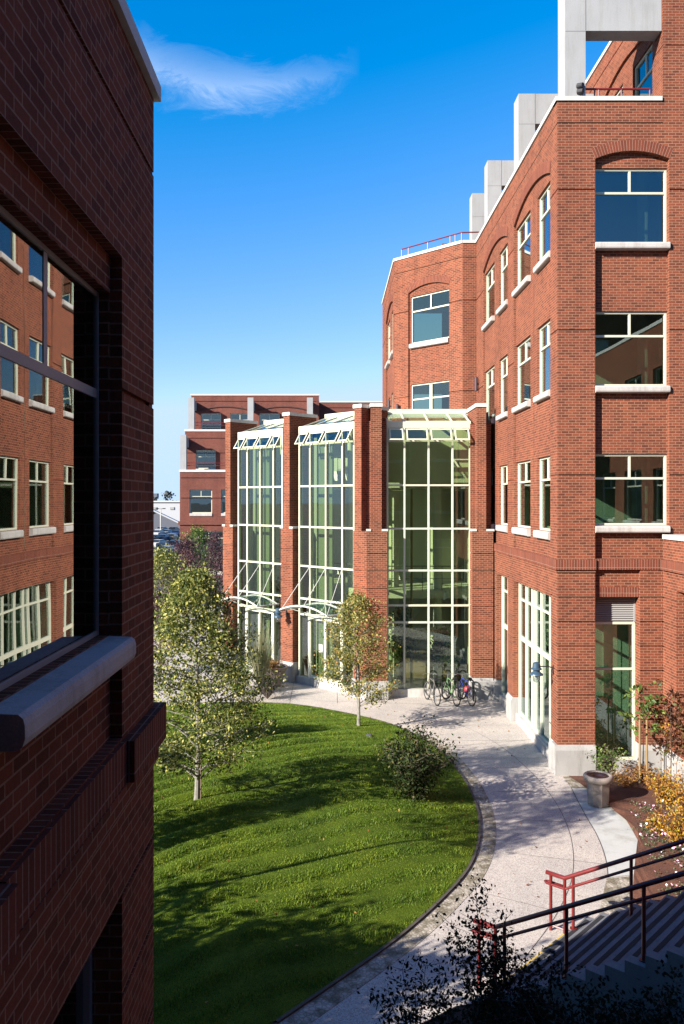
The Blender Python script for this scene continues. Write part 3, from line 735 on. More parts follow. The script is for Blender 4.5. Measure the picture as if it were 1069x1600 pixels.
lantern((6.32, 23.28, 2.88), (-1, 0), 1.15, 'blue grey lantern on the sunlit corner pier beside the tall shopfront windows')
pp = B2.p(-.50, -.22, 0); lantern((pp[0], pp[1], 2.95), N2, 1.15, 'blue grey lantern on the brick fin between the two canopies')
pp = B1.p(-.45, -.22, 0); lantern((pp[0], pp[1], 2.9), N2, 1.15, 'blue grey lantern on the leftmost brick fin behind the birch')
# ------------------------------------------------------------------ far brick building with terraces
FBD = thing('terraced_brick_building', 'distant red brick building with stepped white framed terraces, left of the atrium', 'building', (-5, 84, 0))
def fwall(fr, L, z0, z1, wins, gro, arches=()):
    w = MB(); hs = [(a, b, c, d) for a, b, c, d in wins]+grooves(w, fr, [(0, L)], gro, gh=.07, gd=.08)
    sheet(w, fr, 0, L, z0, z1, 0, hs)
    for h in hs[:len(wins)]: reveal(w, fr, h, 0, .25)
    w.build('wall', BRF, FBD)
    for q in wins: window(FBD, fr, *q, .15, proud=.08, sh=.3, fw=.09)
    if arches:
        m = MB()
        for (a, b, z, rise) in arches:
            n = 24; pts = []
            cu = (a+b)/2
            for k in range(n+1):
                u = a+(b-a)*k/n; t = (2*k/n-1); pts.append(fr.p(u, -.0, z-rise*t*t))
            m.tube(pts, .09, 4)
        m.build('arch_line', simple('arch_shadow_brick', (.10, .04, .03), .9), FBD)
f1 = Fr((-14.87, 82), (1, 0), (0, -1)); f2 = Fr((-14.7, 84), (1, 0), (0, -1)); f3 = Fr((-14.4, 86), (1, 0), (0, -1)); f4 = Fr((-1.2, 92), (1, 0), (0, -1))
fwall(f1, 20, 0, 10.5, [(.97, 3.2, 6.4, 8.75), (4.1, 6.2, 6.4, 8.75), (7.2, 9.4, 6.4, 8.75), (1.1, 4.6, .5, 4.6), (5.4, 9.2, .5, 4.6)], [9.9, 7.9])
m = MB(); m.fbox(f1, -.15, 20, -.15, .2, 5.25, 5.6); m.build('belt', BRF, FBD)
fwall(f2, 20, 10.3, 14.7, [(1.1, 3.1, 10.9, 12.8), (4.2, 6.2, 10.9, 12.8), (7.2, 9.2, 10.9, 12.8)], [14.0, 12.5])
fwall(f3, 13.3, 14.5, 18.6, [(1.0, 3.1, 14.9, 16.75), (4.05, 6.05, 14.9, 16.75), (7.1, 9.2, 14.9, 16.75), (10.1, 12.1, 14.9, 16.75)], [18.0], [(.95, 6.1, 17.4, .35), (7.05, 12.15, 17.4, .35)])
fwall(f4, 9, 14.5, 18.6, [(1.5, 3.5, 14.9, 16.7), (5, 7, 14.9, 16.7)], [18.0])
m = MB()
m.box(-14.95, 5.2, 81.93, 82.4, 10.5, 10.72); m.box(-14.78, 5.2, 83.93, 84.4, 14.7, 14.9); m.box(-14.5, -1.05, 85.93, 86.4, 18.6, 18.75); m.box(-1.04, 8, 91.93, 92.4, 18.6, 18.75)
m.build('coping', COPE, FBD)
m = MB()
m.box(-14.85, -14.6, 82.3, 100, 0, 10.49); m.box(-14.68, -14.4, 84.3, 100, 10.45, 14.69); m.box(-14.38, -14.1, 86.02, 100, 14.6, 18.59); m.box(-1.4, -1.15, 86.02, 92, 14, 18.59); m.box(-14.6, 8, 99.9, 100.1, 0, 18.5)
m.build('rear_wall', BRF, FBD)
m = MB(); m.box(-14.5, 8, 82.3, 99.8, 10.2, 10.3); m.box(-14.3, 8, 84.3, 99.8, 14.4, 14.5); m.box(-14.1, -1.3, 86.3, 99.8, 18.3, 18.4); m.box(-1.1, 8, 92.3, 99.8, 18.3, 18.4); m.box(-14.5, 8, 82.3, 99.8, 5.2, 5.5); m.build('floor_slab', INT, FBD)
for X, Y, zb, zt in ((-14.39, 84.05, 14.9, 18.15), (-8.35, 84.05, 14.9, 18.15), (-2.3, 84.05, 14.9, 18.15), (-14.85, 82.05, 10.72, 14.2), (-8.7, 82.05, 10.72, 14.2)):
    m = MB(); m.box(X, X+.6, Y, Y+.55, zb, zt); m.box(X+.1, X+.55, Y+.551, Y+1.93, zt-1.15, zt-.25); m.build('concrete_frame', CONC, FBD)
m = MB()
for z in (15.6, 15.35): m.tube([(-13.7, 84.3, z), (-8.4, 84.3, z)], .035, 6)
for z in (11.4, 11.15): m.tube([(-14.2, 82.3, z), (-8.7, 82.3, z)], .035, 6)
m.build('roof_railing', RED, FBD)

# ------------------------------------------------------------------ ground
def polymesh(name, pts, z, mat, parent=None):
    m = MB(); m.add([(p[0], p[1], z) for p in pts], [tuple(range(len(pts)))]); return m.build(name, mat, parent)
GRD = simple('ground_asphalt', (.13, .13, .13), .9, .25, .15, fine=.2, fscale=20)
m = MB(); n = 64
m.add([(2600*math.cos(2*math.pi*k/n), 2600*math.sin(2*math.pi*k/n), -.08) for k in range(n)], [tuple(range(n))])
tag(m.build('ground', GRD), kind='structure')
# exposed aggregate pavement
m_, nt, p, out = newmat('aggregate_paving')
tc = nd(nt, 'ShaderNodeTexCoord'); v = nd(nt, 'ShaderNodeTexVoronoi'); v.inputs['Scale'].default_value = 75
nt.links.new(tc.outputs['Object'], v.inputs['Vector'])
sx = nd(nt, 'ShaderNodeSeparateColor'); nt.links.new(v.outputs['Color'], sx.inputs[0])
r = ramp(nt, [(.0, (.22, .18, .155)), (.35, (.41, .36, .315)), (.75, (.46, .41, .36)), (1, (.56, .51, .44))]); nt.links.new(sx.outputs[0], r.inputs[0])
n1 = nd(nt, 'ShaderNodeTexNoise'); n1.inputs['Scale'].default_value = .7; n1.inputs['Detail'].default_value = 7; nt.links.new(tc.outputs['Object'], n1.inputs['Vector'])
r1 = ramp(nt, [(.3, (.82, .82, .84)), (.7, (1.08, 1.06, 1.04))]); nt.links.new(n1.outputs['Fac'], r1.inputs[0])
n2 = nd(nt, 'ShaderNodeTexNoise'); n2.inputs['Scale'].default_value = 9; n2.inputs['Detail'].default_value = 6; nt.links.new(tc.outputs['Object'], n2.inputs['Vector'])
r2 = ramp(nt, [(.38, (.94, .94, .94)), (.55, (1, 1, 1))]); nt.links.new(n2.outputs['Fac'], r2.inputs[0])
c = mixc(nt, r.outputs[0], r1.outputs[0], 1.0, 'MULTIPLY'); c = mixc(nt, c, r2.outputs[0], 1.0, 'MULTIPLY')
nt.links.new(c, p.inputs['Base Color']); p.inputs['Roughness'].default_value = .85; bump(nt, p, v.outputs['Distance'], .35, .006)
PAVE = m_
m = MB(); m.box(-22, 14.5, -18, 60, -.3, 0.0); tag(m.build('pavement', PAVE), kind='structure')

# lawn outline (survey points along the curved edge, then the hidden side)
edge_px = [(250, 1103), (330, 1097), (400, 1097), (440, 1098), (480, 1102), (520, 1109), (560, 1117), (600, 1127), (635, 1140), (665, 1156), (692, 1176), (712, 1199), (728, 1222), (739, 1245), (746, 1268), (748, 1292), (745, 1316), (736, 1342), (720, 1367), (697, 1392), (668, 1420), (633, 1450), (590, 1483), (545, 1514), (495, 1548), (430, 1592)]
edge = [gr(x, y, .06) for x, y in edge_px]
hid = [(-1.9, 10.9), (-3.2, 10.1), (-5.2, 10.4), (-7.4, 12.3), (-8.9, 15.5), (-9.4, 19.5), (-9.2, 24), (-8.3, 28)]
loop = edge+hid
def smooth(pts, n, closed=True):
    out = []; m = len(pts)
    for i in range(m if closed else m-1):
        p0, p1, p2, p3 = (pts[(i-1) % m] if closed or i > 0 else pts[0]), pts[i], pts[(i+1) % m], (pts[(i+2) % m] if closed or i < m-2 else pts[-1])
        for k in range(n):
            t = k/n
            out.append(tuple(.5*((2*p1[j])+(-p0[j]+p2[j])*t+(2*p0[j]-5*p1[j]+4*p2[j]-p3[j])*t*t+(-p0[j]+3*p1[j]-3*p2[j]+p3[j])*t**3) for j in range(len(p1))))
    if not closed: out.append(tuple(pts[-1]))
    return out
SL = smooth(loop, 5)
cen = (-3.0, 19.5)
LH = .62
def inside(x, y):
    c = False; n = len(SL); j = n-1
    for i in range(n):
        if (SL[i][1] > y) != (SL[j][1] > y) and x < (SL[j][0]-SL[i][0])*(y-SL[i][1])/(SL[j][1]-SL[i][1])+SL[i][0]: c = not c
        j = i
    return c
SLa = np.array(SL); ang = np.arctan2(SLa[:, 1]-cen[1], SLa[:, 0]-cen[0]); rad = np.hypot(SLa[:, 0]-cen[0], SLa[:, 1]-cen[1])
od = np.argsort(ang); ang_s, rad_s = ang[od], rad[od]
def lawn_h(x, y):
    a = np.arctan2(np.asarray(y)-cen[1], np.asarray(x)-cen[0]); rr = np.hypot(np.asarray(x)-cen[0], np.asarray(y)-cen[1])
    r = np.clip(rr/np.interp(a, ang_s, rad_s, period=2*math.pi), 0, 1)
    base = .035+LH*(1-r**2)**1.1
    # faint mown furrows, curving round the mound
    x = np.asarray(x); y = np.asarray(y)
    ph = (y*.74-x*.66+.03*(x+3)**2+.10*np.sin(x*1.3+y*.5))*2*math.pi/.58
    return base+.062*(np.abs(np.sin(ph*.5))*2-1)*(.6+.4*np.sin(x*.9+y*.6))*np.clip(1-r**3, 0, 1)+.018*np.sin(x*2.1+1.3*np.sin(y*1.7))*np.clip(1-r**3, 0, 1)
m = MB(); NR = 90; n = len(SL)
vs = []
for i in range(NR+1):
    t = i/NR
    for (x, y) in SL:
        X = cen[0]+(x-cen[0])*t; Y = cen[1]+(y-cen[1])*t; vs.append((X, Y))
hh = lawn_h([v[0] for v in vs], [v[1] for v in vs])
vs = [(v[0], v[1], float(h)) for v, h in zip(vs, hh)]
m.add(vs, [(i*n+k, i*n+(k+1) % n, (i+1)*n+(k+1) % n, (i+1)*n+k) for i in range(NR) for k in range(n)])
mm, nt, p, out = newmat('lawn_turf')
tc = nd(nt, 'ShaderNodeTexCoord')
n1 = nd(nt, 'ShaderNodeTexNoise'); n1.inputs['Scale'].default_value = 1.3; n1.inputs['Detail'].default_value = 8; n1.inputs['Roughness'].default_value = .7; nt.links.new(tc.outputs['Object'], n1.inputs['Vector'])
n2 = nd(nt, 'ShaderNodeTexNoise'); n2.inputs['Scale'].default_value = 60; n2.inputs['Detail'].default_value = 3; nt.links.new(tc.outputs['Object'], n2.inputs['Vector'])
r1 = ramp(nt, [(.3, (.045, .078, .006)), (.7, (.12, .165, .012))]); nt.links.new(n1.outputs['Fac'], r1.inputs[0])
r2 = ramp(nt, [(.3, (.5, .5, .5)), (.7, (1.2, 1.2, 1.2))]); nt.links.new(n2.outputs['Fac'], r2.inputs[0])
c = mixc(nt, r1.outputs[0], r2.outputs[0], 1.0, 'MULTIPLY'); nt.links.new(c, p.inputs['Base Color']); p.inputs['Roughness'].default_value = .9; p.inputs['Specular IOR Level'].default_value = .1
bump(nt, p, n2.outputs['Fac'], .8, .03)
tag(m.build('lawn', mm, smooth=True, uv=False), kind='structure')
# grass blades: one uncountable mass
rng = np.random.default_rng(3)
def blades(name, N, hmin, hmax, wd, mat, dens=None):
    xs = []; ys = []
    lo = SLa.min(0); hi = SLa.max(0)
    Pth = np.array(SL)
    X = rng.uniform(max(lo[0], -6.8), hi[0], N*2); Y = rng.uniform(lo[1], hi[1], N*2)
    a = np.arctan2(Y-cen[1], X-cen[0]); rr = np.hypot(X-cen[0], Y-cen[1])
    k = (rr < np.interp(a, ang_s, rad_s, period=2*math.pi)-.02) & (X/Y > -.235)
    X = X[k][:N]; Y = Y[k][:N]; n = len(X)
    Z = lawn_h(X, Y)
    th = rng.uniform(0, 2*math.pi, n); h = rng.uniform(hmin, hmax, n)*(.75+.5*np.sin(X*1.3+2*np.sin(Y*.9))**2); h *= .45+1.05*(.5+.5*np.sin((Y*.74-X*.66+.03*(X+3)**2+.10*np.sin(X*1.3+Y*.5))*2*math.pi/.58+.5))**1.8; ln = rng.uniform(.1, .9, n)*h; la = rng.uniform(0, 2*math.pi, n)
    dx = np.cos(th)*wd; dy = np.sin(th)*wd
    v = np.empty((n, 3, 3)); v[:, 0] = np.stack([X-dx, Y-dy, Z-.01], 1); v[:, 1] = np.stack([X+dx, Y+dy, Z-.01], 1); v[:, 2] = np.stack([X+np.cos(la)*ln, Y+np.sin(la)*ln, Z+h], 1)
    me = bpy.data.meshes.new(name); me.vertices.add(n*3); me.vertices.foreach_set('co', v.ravel().astype(np.float32))
    me.loops.add(n*3); me.loops.foreach_set('vertex_index', np.arange(n*3, dtype=np.int32)); me.polygons.add(n)
    me.polygons.foreach_set('loop_start', np.arange(0, n*3, 3, dtype=np.int32)); me.polygons.foreach_set('loop_total', np.full(n, 3, dtype=np.int32)); me.update(calc_edges=True)
    me.materials.append(mat); o = bpy.data.objects.new(name, me); C.objects.link(o); WL[o.name] = Vector((0, 0, 0)); return o
GRASS = leafmat('grass_blades', [(0, (.030, .070, .003)), (.5, (.115, .195, .010)), (.85, (.19, .28, .02)), (1, (.28, .33, .06))], .3, .6)
gt = GRASS.node_tree; cr = [q_ for q_ in gt.nodes if q_.type == 'VALTORGB'][0]; tcg = nd(gt, 'ShaderNodeTexCoord')
ng = nd(gt, 'ShaderNodeTexNoise'); ng.inputs['Scale'].default_value = .8; ng.inputs['Detail'].default_value = 7; ng.inputs['Roughness'].default_value = .7; gt.links.new(tcg.outputs['Object'], ng.inputs['Vector'])
rg_ = ramp(gt, [(.34, (.55, .62, .8)), (.5, (1, 1, 1)), (.66, (1.45, 1.15, 1.1))]); gt.links.new(ng.outputs['Fac'], rg_.inputs[0])
cg = mixc(gt, cr.outputs[0], rg_.outputs[0], 1.0, 'MULTIPLY')
for q_ in gt.nodes:
    if q_.type == 'BSDF_PRINCIPLED': gt.links.new(cg, q_.inputs['Base Color'])
    if q_.type == 'BSDF_TRANSLUCENT': gt.links.new(cg, q_.inputs[0])
g = blades('grass', 260000, .016, .046, .007, GRASS); tag(g, 'short mown green turf covering the rounded lawn', 'grass', kind='stuff')

# kerb, cobble strip
def offset(pts, d):
    out = []
    for i, p in enumerate(pts):
        a = pts[max(i-1, 0)]; b = pts[min(i+1, len(pts)-1)]; t = Vector((b[0]-a[0], b[1]-a[1])).normalized()
        out.append((p[0]-(-t.y)*d, p[1]-(t.x)*d) if True else p)
    return out
ES = smooth(edge, 4, closed=False)
# orientation: edge runs back-left to front; the outer side is on its left hand side
def strip(name, d0, d1, z0, z1, mat, part=ES, kind='structure'):
    A = offset(part, d0); B = offset(part, d1); m = MB(); n = len(part)
    for i in range(n-1):
        a, b, c, d = A[i], A[i+1], B[i+1], B[i]
        m.quad((*a, z1), (*b, z1), (*c, z1), (*d, z1)); m.quad((*d, z0), (*c, z0), (*c, z1), (*d, z1)); m.quad((*a, z0), (*b, z0), (*b, z1), (*a, z1))
    return tag(m.build(name, mat), kind=kind)
sgn = -1 if (offset(ES, 1)[40][0]-cen[0])**2 < (ES[40][0]-cen[0])**2 else 1
CURB = simple('dark_kerb', (.17, .14, .11), .85, .3, 4, fine=.3, fscale=50)
strip('kerb', sgn*0.0, sgn*.055, -.05, .04, CURB)
cm, nt, p, out = newmat('cobble_strip')
tc = nd(nt, 'ShaderNodeTexCoord'); b = nd(nt, 'ShaderNodeTexVoronoi'); b.inputs['Scale'].default_value = 14; b.feature = 'DISTANCE_TO_EDGE'
nt.links.new(tc.outputs['Object'], b.inputs['Vector'])
r = ramp(nt, [(0, (.17, .145, .105)), (.06, (.30, .265, .215)), (.25, (.40, .355, .30))]); nt.links.new(b.outputs['Distance'], r.inputs[0])
n1 = nd(nt, 'ShaderNodeTexNoise'); n1.inputs['Scale'].default_value = 4; n1.inputs['Detail'].default_value = 6; nt.links.new(tc.outputs['Object'], n1.inputs['Vector'])
r1 = ramp(nt, [(.4, (.45, .42, .33)), (.6, (1.05, 1.03, 1))]); nt.links.new(n1.outputs['Fac'], r1.inputs[0])
nt.links.new(mixc(nt, r.outputs[0], r1.outputs[0], 1.0, 'MULTIPLY'), p.inputs['Base Color']); p.inputs['Roughness'].default_value = .9; bump(nt, p, b.outputs['Distance'], .6, .02)
k0 = 34
strip('cobble_path', sgn*.055, sgn*.40, -.02, .006, cm, ES[k0:])
JOINT = simple('joint_dark', (.17, .14, .13), .9)
jm = MB()
def jline(pts, w=.006, z=.0045):
    A = offset(pts, -w); B = offset(pts, w)
    for i in range(len(pts)-1): jm.quad((*A[i], z), (*A[i+1], z), (*B[i+1], z), (*B[i], z))
part = ES[26:]
c1 = offset(part, sgn*2.05)
jline(smooth([c1[i] for i in range(0, len(c1), 6)], 8, closed=False))
acc = 0; prevp = part[0]
for i in range(1, len(part)-1):
    acc += math.hypot(part[i][0]-prevp[0], part[i][1]-prevp[1]); prevp = part[i]
    if acc > 1.75:
        acc = 0; o1 = offset(part, sgn*.64)[i]; o2 = offset(part, sgn*3.3)[i]; jline([o1, o2])
for y in (24.4, 26.2, 28.0, 29.8): jline([(2.2+.22*(y-24), y), (6.2, y)])
for x in (-1.5, .3, 2.1, 3.9): jline([(x, 31.0-.0*x), (x, 32.3 if x > 2 else 33.2-x)], z=.0046)
jline([(-.5, 31.4), (6.2, 30.6)], z=.0047)
tag(jm.build('paving_joint', JOINT), kind='structure')

# pale concrete band and the planting bed on the right
bandL = [gr(*q) for q in [(893, 1232), (903, 1252), (917, 1278), (930, 1300), (940, 1322), (947, 1345), (950, 1368), (948, 1372)]]
bandR = [gr(*q) for q in [(935, 1232), (955, 1250), (972, 1272), (987, 1296), (1000, 1320), (1010, 1342), (1018, 1360), (1019, 1364)]]
m = MB(); a = smooth(bandL, 5, False); b = smooth(bandR, 5, False)
for i in range(len(a)-1): m.quad((*a[i], .008), (*a[i+1], .008), (*b[i+1], .008), (*b[i], .008))
tag(m.build('concrete_path', simple('pale_concrete_slab', (1.0, .99, .92), .8, .1, 1.5, fine=.08, fscale=60)), kind='structure')
jm = MB(); jline(a, .009, .012); tag(jm.build('path_joint', JOINT), kind='structure')
m = MB(); q = [gr(*t) for t in [(880, 1214), (905, 1210), (935, 1232), (893, 1232)]]; m.add([(x, y, .005) for x, y in q], [(0, 1, 2, 3)])
q = [gr(*t) for t in [(948, 1373), (985, 1370), (986, 1420), (952, 1432), (930, 1455)]]; m.add([(x, y, .005) for x, y in q], [(0, 1, 2, 3, 4)])
tag(m.build('cobble_path', cm), kind='structure')
MULCH = simple('bark_mulch', (.30, .105, .05), .95, .35, 2.5, fine=.55, fscale=38, bmp=.8)
bed = b+[gr(990, 1372), gr(988, 1418), (5.55, 13.55), (7.2, 12.2), (9.2, 12.2), (9.2, 16.9), (9.2, 22.8), (8.4, 22.82), (7.4, 22.82), (7.3, 22.8), (6.6, 22.8)]
m = MB(); cx = sum(p[0] for p in bed)/len(bed); cy = sum(p[1] for p in bed)/len(bed)
NB = 14; nb = len(bed); vs = []
for i in range(NB+1):
    t = i/NB
    for k, (x, y) in enumerate(bed):
        X = cx+(x-cx)*t; Y = cy+(y-cy)*t; vs.append((X, Y, .012+.10*(1-t**4)+.02*math.sin(X*9)*math.sin(Y*8)*(1-t**3)))
m.add(vs, [(i*nb+k, i*nb+(k+1) % nb, (i+1)*nb+(k+1) % nb, (i+1)*nb+k) for i in range(NB) for k in range(nb)])
tag(m.build('planting_bed', MULCH, uv=False), kind='structure')
# foreground bed below the stair, soil near black to hold the deep shade
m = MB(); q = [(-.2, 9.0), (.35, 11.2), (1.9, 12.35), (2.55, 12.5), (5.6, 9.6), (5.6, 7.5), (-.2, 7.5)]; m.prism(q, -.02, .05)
tag(m.build('planting_bed', simple('shade_dark_soil', (.035, .022, .015), .95, .3, 3, fine=.4)), kind='structure')

# ------------------------------------------------------------------ stair and handrails
E = Vector((.7318, -.6816)); Nn = Vector((.6816, .7318)); S0 = Vector((2.57, 12.79))
def sp(s, n, z): v = S0+E*s+Nn*n; return (v.x, v.y, z)
ST = thing('concrete_staircase', 'grey concrete outdoor stair rising to the right in shade at the lower right corner', 'stairs', (3.5, 12.5, 0))
m = MB(); NS = 15; nose = MB()
for k in range(NS):
    s0 = .14+.283*k; s1 = s0+.283 if k < NS-1 else s0+2.5; z = .17*(k+1)
    m.hexa([sp(s0, -.16, -.05), sp(s1, -.16, -.05), sp(s1, 2.85, -.05), sp(s0, 2.85, -.05), sp(s0, -.16, z), sp(s1, -.16, z), sp(s1, 2.85, z), sp(s0, 2.85, z)])
    nose.hexa([sp(s0+.03, .02, z+.0005), sp(s0+.10, .02, z+.0005), sp(s0+.10, 2.72, z+.0005), sp(s0+.03, 2.72, z+.0005), sp(s0+.03, .02, z+.004), sp(s0+.10, .02, z+.004), sp(s0+.10, 2.72, z+.004), sp(s0+.03, 2.72, z+.004)])
so = m.build('steps', simple('stair_concrete', (.34, .34, .36), .85, .12, 2, fine=.15, fscale=60), ST)
nose.build('nosing_shade_strip', simple('nosing_shade_black', (.03, .03, .035), .9), ST)  # black nosing strips, widened to draw the dark stripes of shadow and riser
m = MB(); m.hexa([sp(.11, .1, .002), sp(.139, .1, .002), sp(.139, 2.0, .002), sp(.11, 2.0, .002), sp(.11, .1, .172), sp(.139, .1, .172), sp(.139, 2.0, .172), sp(.11, 2.0, .172)]); m.build('yellow_nosing', simple('safety_yellow', (.55, .36, .06), .6, .3, 6), ST)
def rail(n, label, tipdir):
    t = thing('handrail', label, 'handrail', sp(0, n, 0), 0)
    zt = lambda s: 1.0+.6*max(0, s)
    ends = [sp(-.36, n+.0, 1.0)]
    m = MB(); top = [sp(0, n, 1.0), sp(4.4, n, zt(4.4))]
    tip = (S0+Nn*n+Vector(tipdir)); tipp = (tip.x, tip.y, 1.0)
    m.tube([tipp, sp(0, n, 1.0), sp(.02, n, 1.01), sp(4.4, n, zt(4.4))], .036, 12); m.build('top_rail', RED, t, smooth=True)
    lo = MB(); sd = Vector(tipdir); off2 = Nn*.075
    pts = [sp(4.4, n, zt(4.4)-.19), sp(.1, n, zt(.1)-.19), sp(0, n, .81)]
    tip2 = (tip.x, tip.y, .81)
    pts += [tip2, (tip.x+off2.x*.5-.0, tip.y+off2.y*.5, .81) if 0 else (tip.x+sd.x*.12+off2.x*.5, tip.y+sd.y*.12+off2.y*.5, .81), (tip.x+off2.x, tip.y+off2.y, .81), (S0.x+Nn.x*n+off2.x+sd.x*.2, S0.y+Nn.y*n+off2.y+sd.y*.2, .81)]
    lo.tube(pts, .024, 10); lo.build('lower_rail', RED, t, smooth=True)
    for s in (-.0, .16, 1.187, 2.32, 3.5):
        k = int((s-.14)/.283)+1 if s > .15 else 0; zb = .17*k if s > .15 else 0
        p = MB(); p.tube([sp(s, n, zb), sp(s, n, zt(s)-.02)], .028, 10)
        if s > .15: p.tube([sp(s, n, zb), sp(s, n, zb+.015)], .06, 12)
        p.build('post', RED, t, smooth=False)
    p = MB(); p.tube([(tip.x-sd.x*.25, tip.y-sd.y*.25, .0), (tip.x-sd.x*.25, tip.y-sd.y*.25, .98)], .028, 10); p.build('post', RED, t)
    p = MB(); p.tube([(tip.x-sd.x*.25, tip.y-sd.y*.25, .09), sp(.0, n, .09), sp(.16, n, .09)], .018, 6); p.build('base_bar', RED, t)
rail(0, 'dark red metal handrail on the near side of the concrete stair, mostly in shade', (-.30, .20))
rail(2.27, 'bright red metal handrail on the far side of the stair beside the flower bed', (-.26, .24))

# ------------------------------------------------------------------ bin
tb = thing('litter_bin', 'round tan concrete litter bin with dark lid ring at the path edge', 'bin', (*gr(935, 1258), 0))
c = (*gr(935, 1258), 0)
m = MB(); m.lathe(c, [(.25, .008), (.27, .05), (.285, .5), (.30, .60), (.31, .62)], 8); m.build('body', simple('bin_concrete', (.66, .54, .46), .8, .12, 6, fine=.3, fscale=80), tb)
m = MB(); m.lathe(c, [(.31, .60), (.355, .63), (.37, .69), (.36, .74), (.33, .765), (.27, .76), (.255, .72), (.25, .68)], 32); m.build('rim', MATS['bin_concrete'], tb, smooth=True)
m = MB(); m.lathe(c, [(.255, .70), (.25, .745), (.20, .75), (.12, .72), (.11, .66)], 32); m.build('lid', simple('bin_lid', (.06, .035, .04), .3), tb, smooth=True)

# ------------------------------------------------------------------ bicycles and rack
TYRE = simple('tyre_rubber', (.02, .02, .02), .8); SPOKE = simple('spoke_metal', (.5, .5, .5), .3, metal=.8)
def bicycle(loc, rz, col, label, lean=0, bag=None, steer=0):
    t = thing('bicycle', label, 'bicycle', loc, rz, 'bicycles at the rack'); t.rotation_euler = (lean, 0, rz)
    for x in (-.52, .52):
        m = MB(); rr = .33; m.tube([(x+rr*math.cos(a*math.pi/16), 0, .345+rr*math.sin(a*math.pi/16)) for a in range(32)], .020, 8, closed=True)
        w = m.build('wheel', TYRE, t, local=True, smooth=True)
        m = MB(); m.tube([(x+.305*math.cos(a*math.pi/12), 0, .345+.305*math.sin(a*math.pi/12)) for a in range(24)], .010, 6, closed=True)
        for a in range(14): m.tube([(x, 0, .345), (x+.30*math.cos(a*math.pi/7), 0, .345+.30*math.sin(a*math.pi/7))], .0022, 4, cap=False)
        m.tube([(x, -.05, .345), (x, .05, .345)], .022, 8)
        m.build('rim', SPOKE, w, local=True)
    m = MB(); bb = (-.08, 0, .30); st = (-.20, 0, .82); hd = (.36, 0, .86); hb = (.39, 0, .74)
    for a, b, r in ((bb, st, .017), (st, hd, .016), (bb, hb, .02), (hd, hb, .02), (bb, (-.52, 0, .345), .011), ((-.19, 0, .78), (-.52, 0, .345), .009)): m.tube([a, b], r, 8)
    m.tube([hb, (.43, .04, .6), (.52, .045, .345)], .012, 6); m.tube([hb, (.43, -.04, .6), (.52, -.045, .345)], .012, 6)
    m.build('frame', simple('bike_paint_'+label.split()[0], col, .3, spec=.6), t, local=True)
    m = MB(); m.tube([(.36, 0, .86), (.34, 0, 1.0)], .014, 8); m.tube([(.30, -.29, 1.0), (.36, -.20, 1.02), (.38, 0, 1.0), (.36, .20, 1.02), (.30, .29, 1.0)], .013, 8); m.build('handlebar', STEEL, t, local=True)
    m = MB(); m.tube([(-.20, 0, .82), (-.22, 0, .93)], .013, 8); m.tube([(-.36, 0, .955), (-.24, 0, .95), (-.08, 0, .95)], [.07, .06, .018], 8); m.build('saddle', DKM, t, local=True)
    m = MB(); m.tube([(-.08, -.04, .30), (-.08, -.05, .30)], .09, 16); m.tube([(-.08, -.08, .30), (.04, -.1, .18)], .012, 6); m.tube([(-.08, .06, .30), (-.2, .09, .42)], .012, 6); m.tube([(.0, -.14, .17), (.08, -.08, .17)], .02, 6); m.build('crankset', DKM, t, local=True)
    if bag:
        m = MB(); m.lathe((-.02, -.06, .40), [(.03, 0), (.10, .03), (.13, .10), (.12, .18), (.06, .23)], 16); m.build('red_bag', simple('bag_red', (.35, .03, .015), .5), t, local=True, smooth=True)
    return t
bicycle((3.85, 31.15, 0), math.radians(104), (.13, .12, .11), 'grey bicycle, leftmost of the three parked at the black rack', .05)
bicycle((4.55, 31.1, 0), math.radians(106), (.10, .20, .07), 'green and grey bicycle, middle one of the three parked at the black rack', .06)
bicycle((5.10, 31.1, 0), math.radians(107), (.015, .03, .22), 'blue bicycle with a red bag, rightmost of the three at the black rack', .06, bag=1)
rk = thing('bike_rack', 'black wave shaped tube bike rack in front of the atrium glass', 'bike rack', (4.7, 31.25, 0))
m = MB(); pts = []
X = 4.05; seq = []
for k in range(3):
    x0 = 3.98+k*.60
    for j in range(9): a = math.pi*(1-j/8); seq.append((x0+.15+.15*math.cos(a), .68+.15*math.sin(a)))
    if k < 2:
        for j in range(9): a = math.pi*(1+j/8); seq.append((x0+.45+.15*math.cos(a), .25+.15*math.sin(a)))
seq = [(3.98, .0)]+seq+[(5.48, .0)]
m.tube([(x, 31.35-.0*x, z) for x, z in seq], .03, 10); m.build('rack_tube', DKM, rk, smooth=True)

# planter pot beside the fin
pc = (*gr(425, 1072), 0)
pl = thing('planter_pot', 'large tan round planter with low red and green plants beside the brick fin', 'planter', pc)
m = MB(); m.lathe(pc, [(.38, 0), (.42, .1), (.60, .70), (.66, .74), (.66, .82), (.58, .82), (.56, .74)], 28); m.build('pot', simple('pot_clay', (.42, .33, .27), .8, .1, 4), pl, smooth=False)
m = MB(); m.lathe(pc, [(.55, .70), (.50, .74), (.2, .76)], 20); m.build('soil', MULCH, pl)
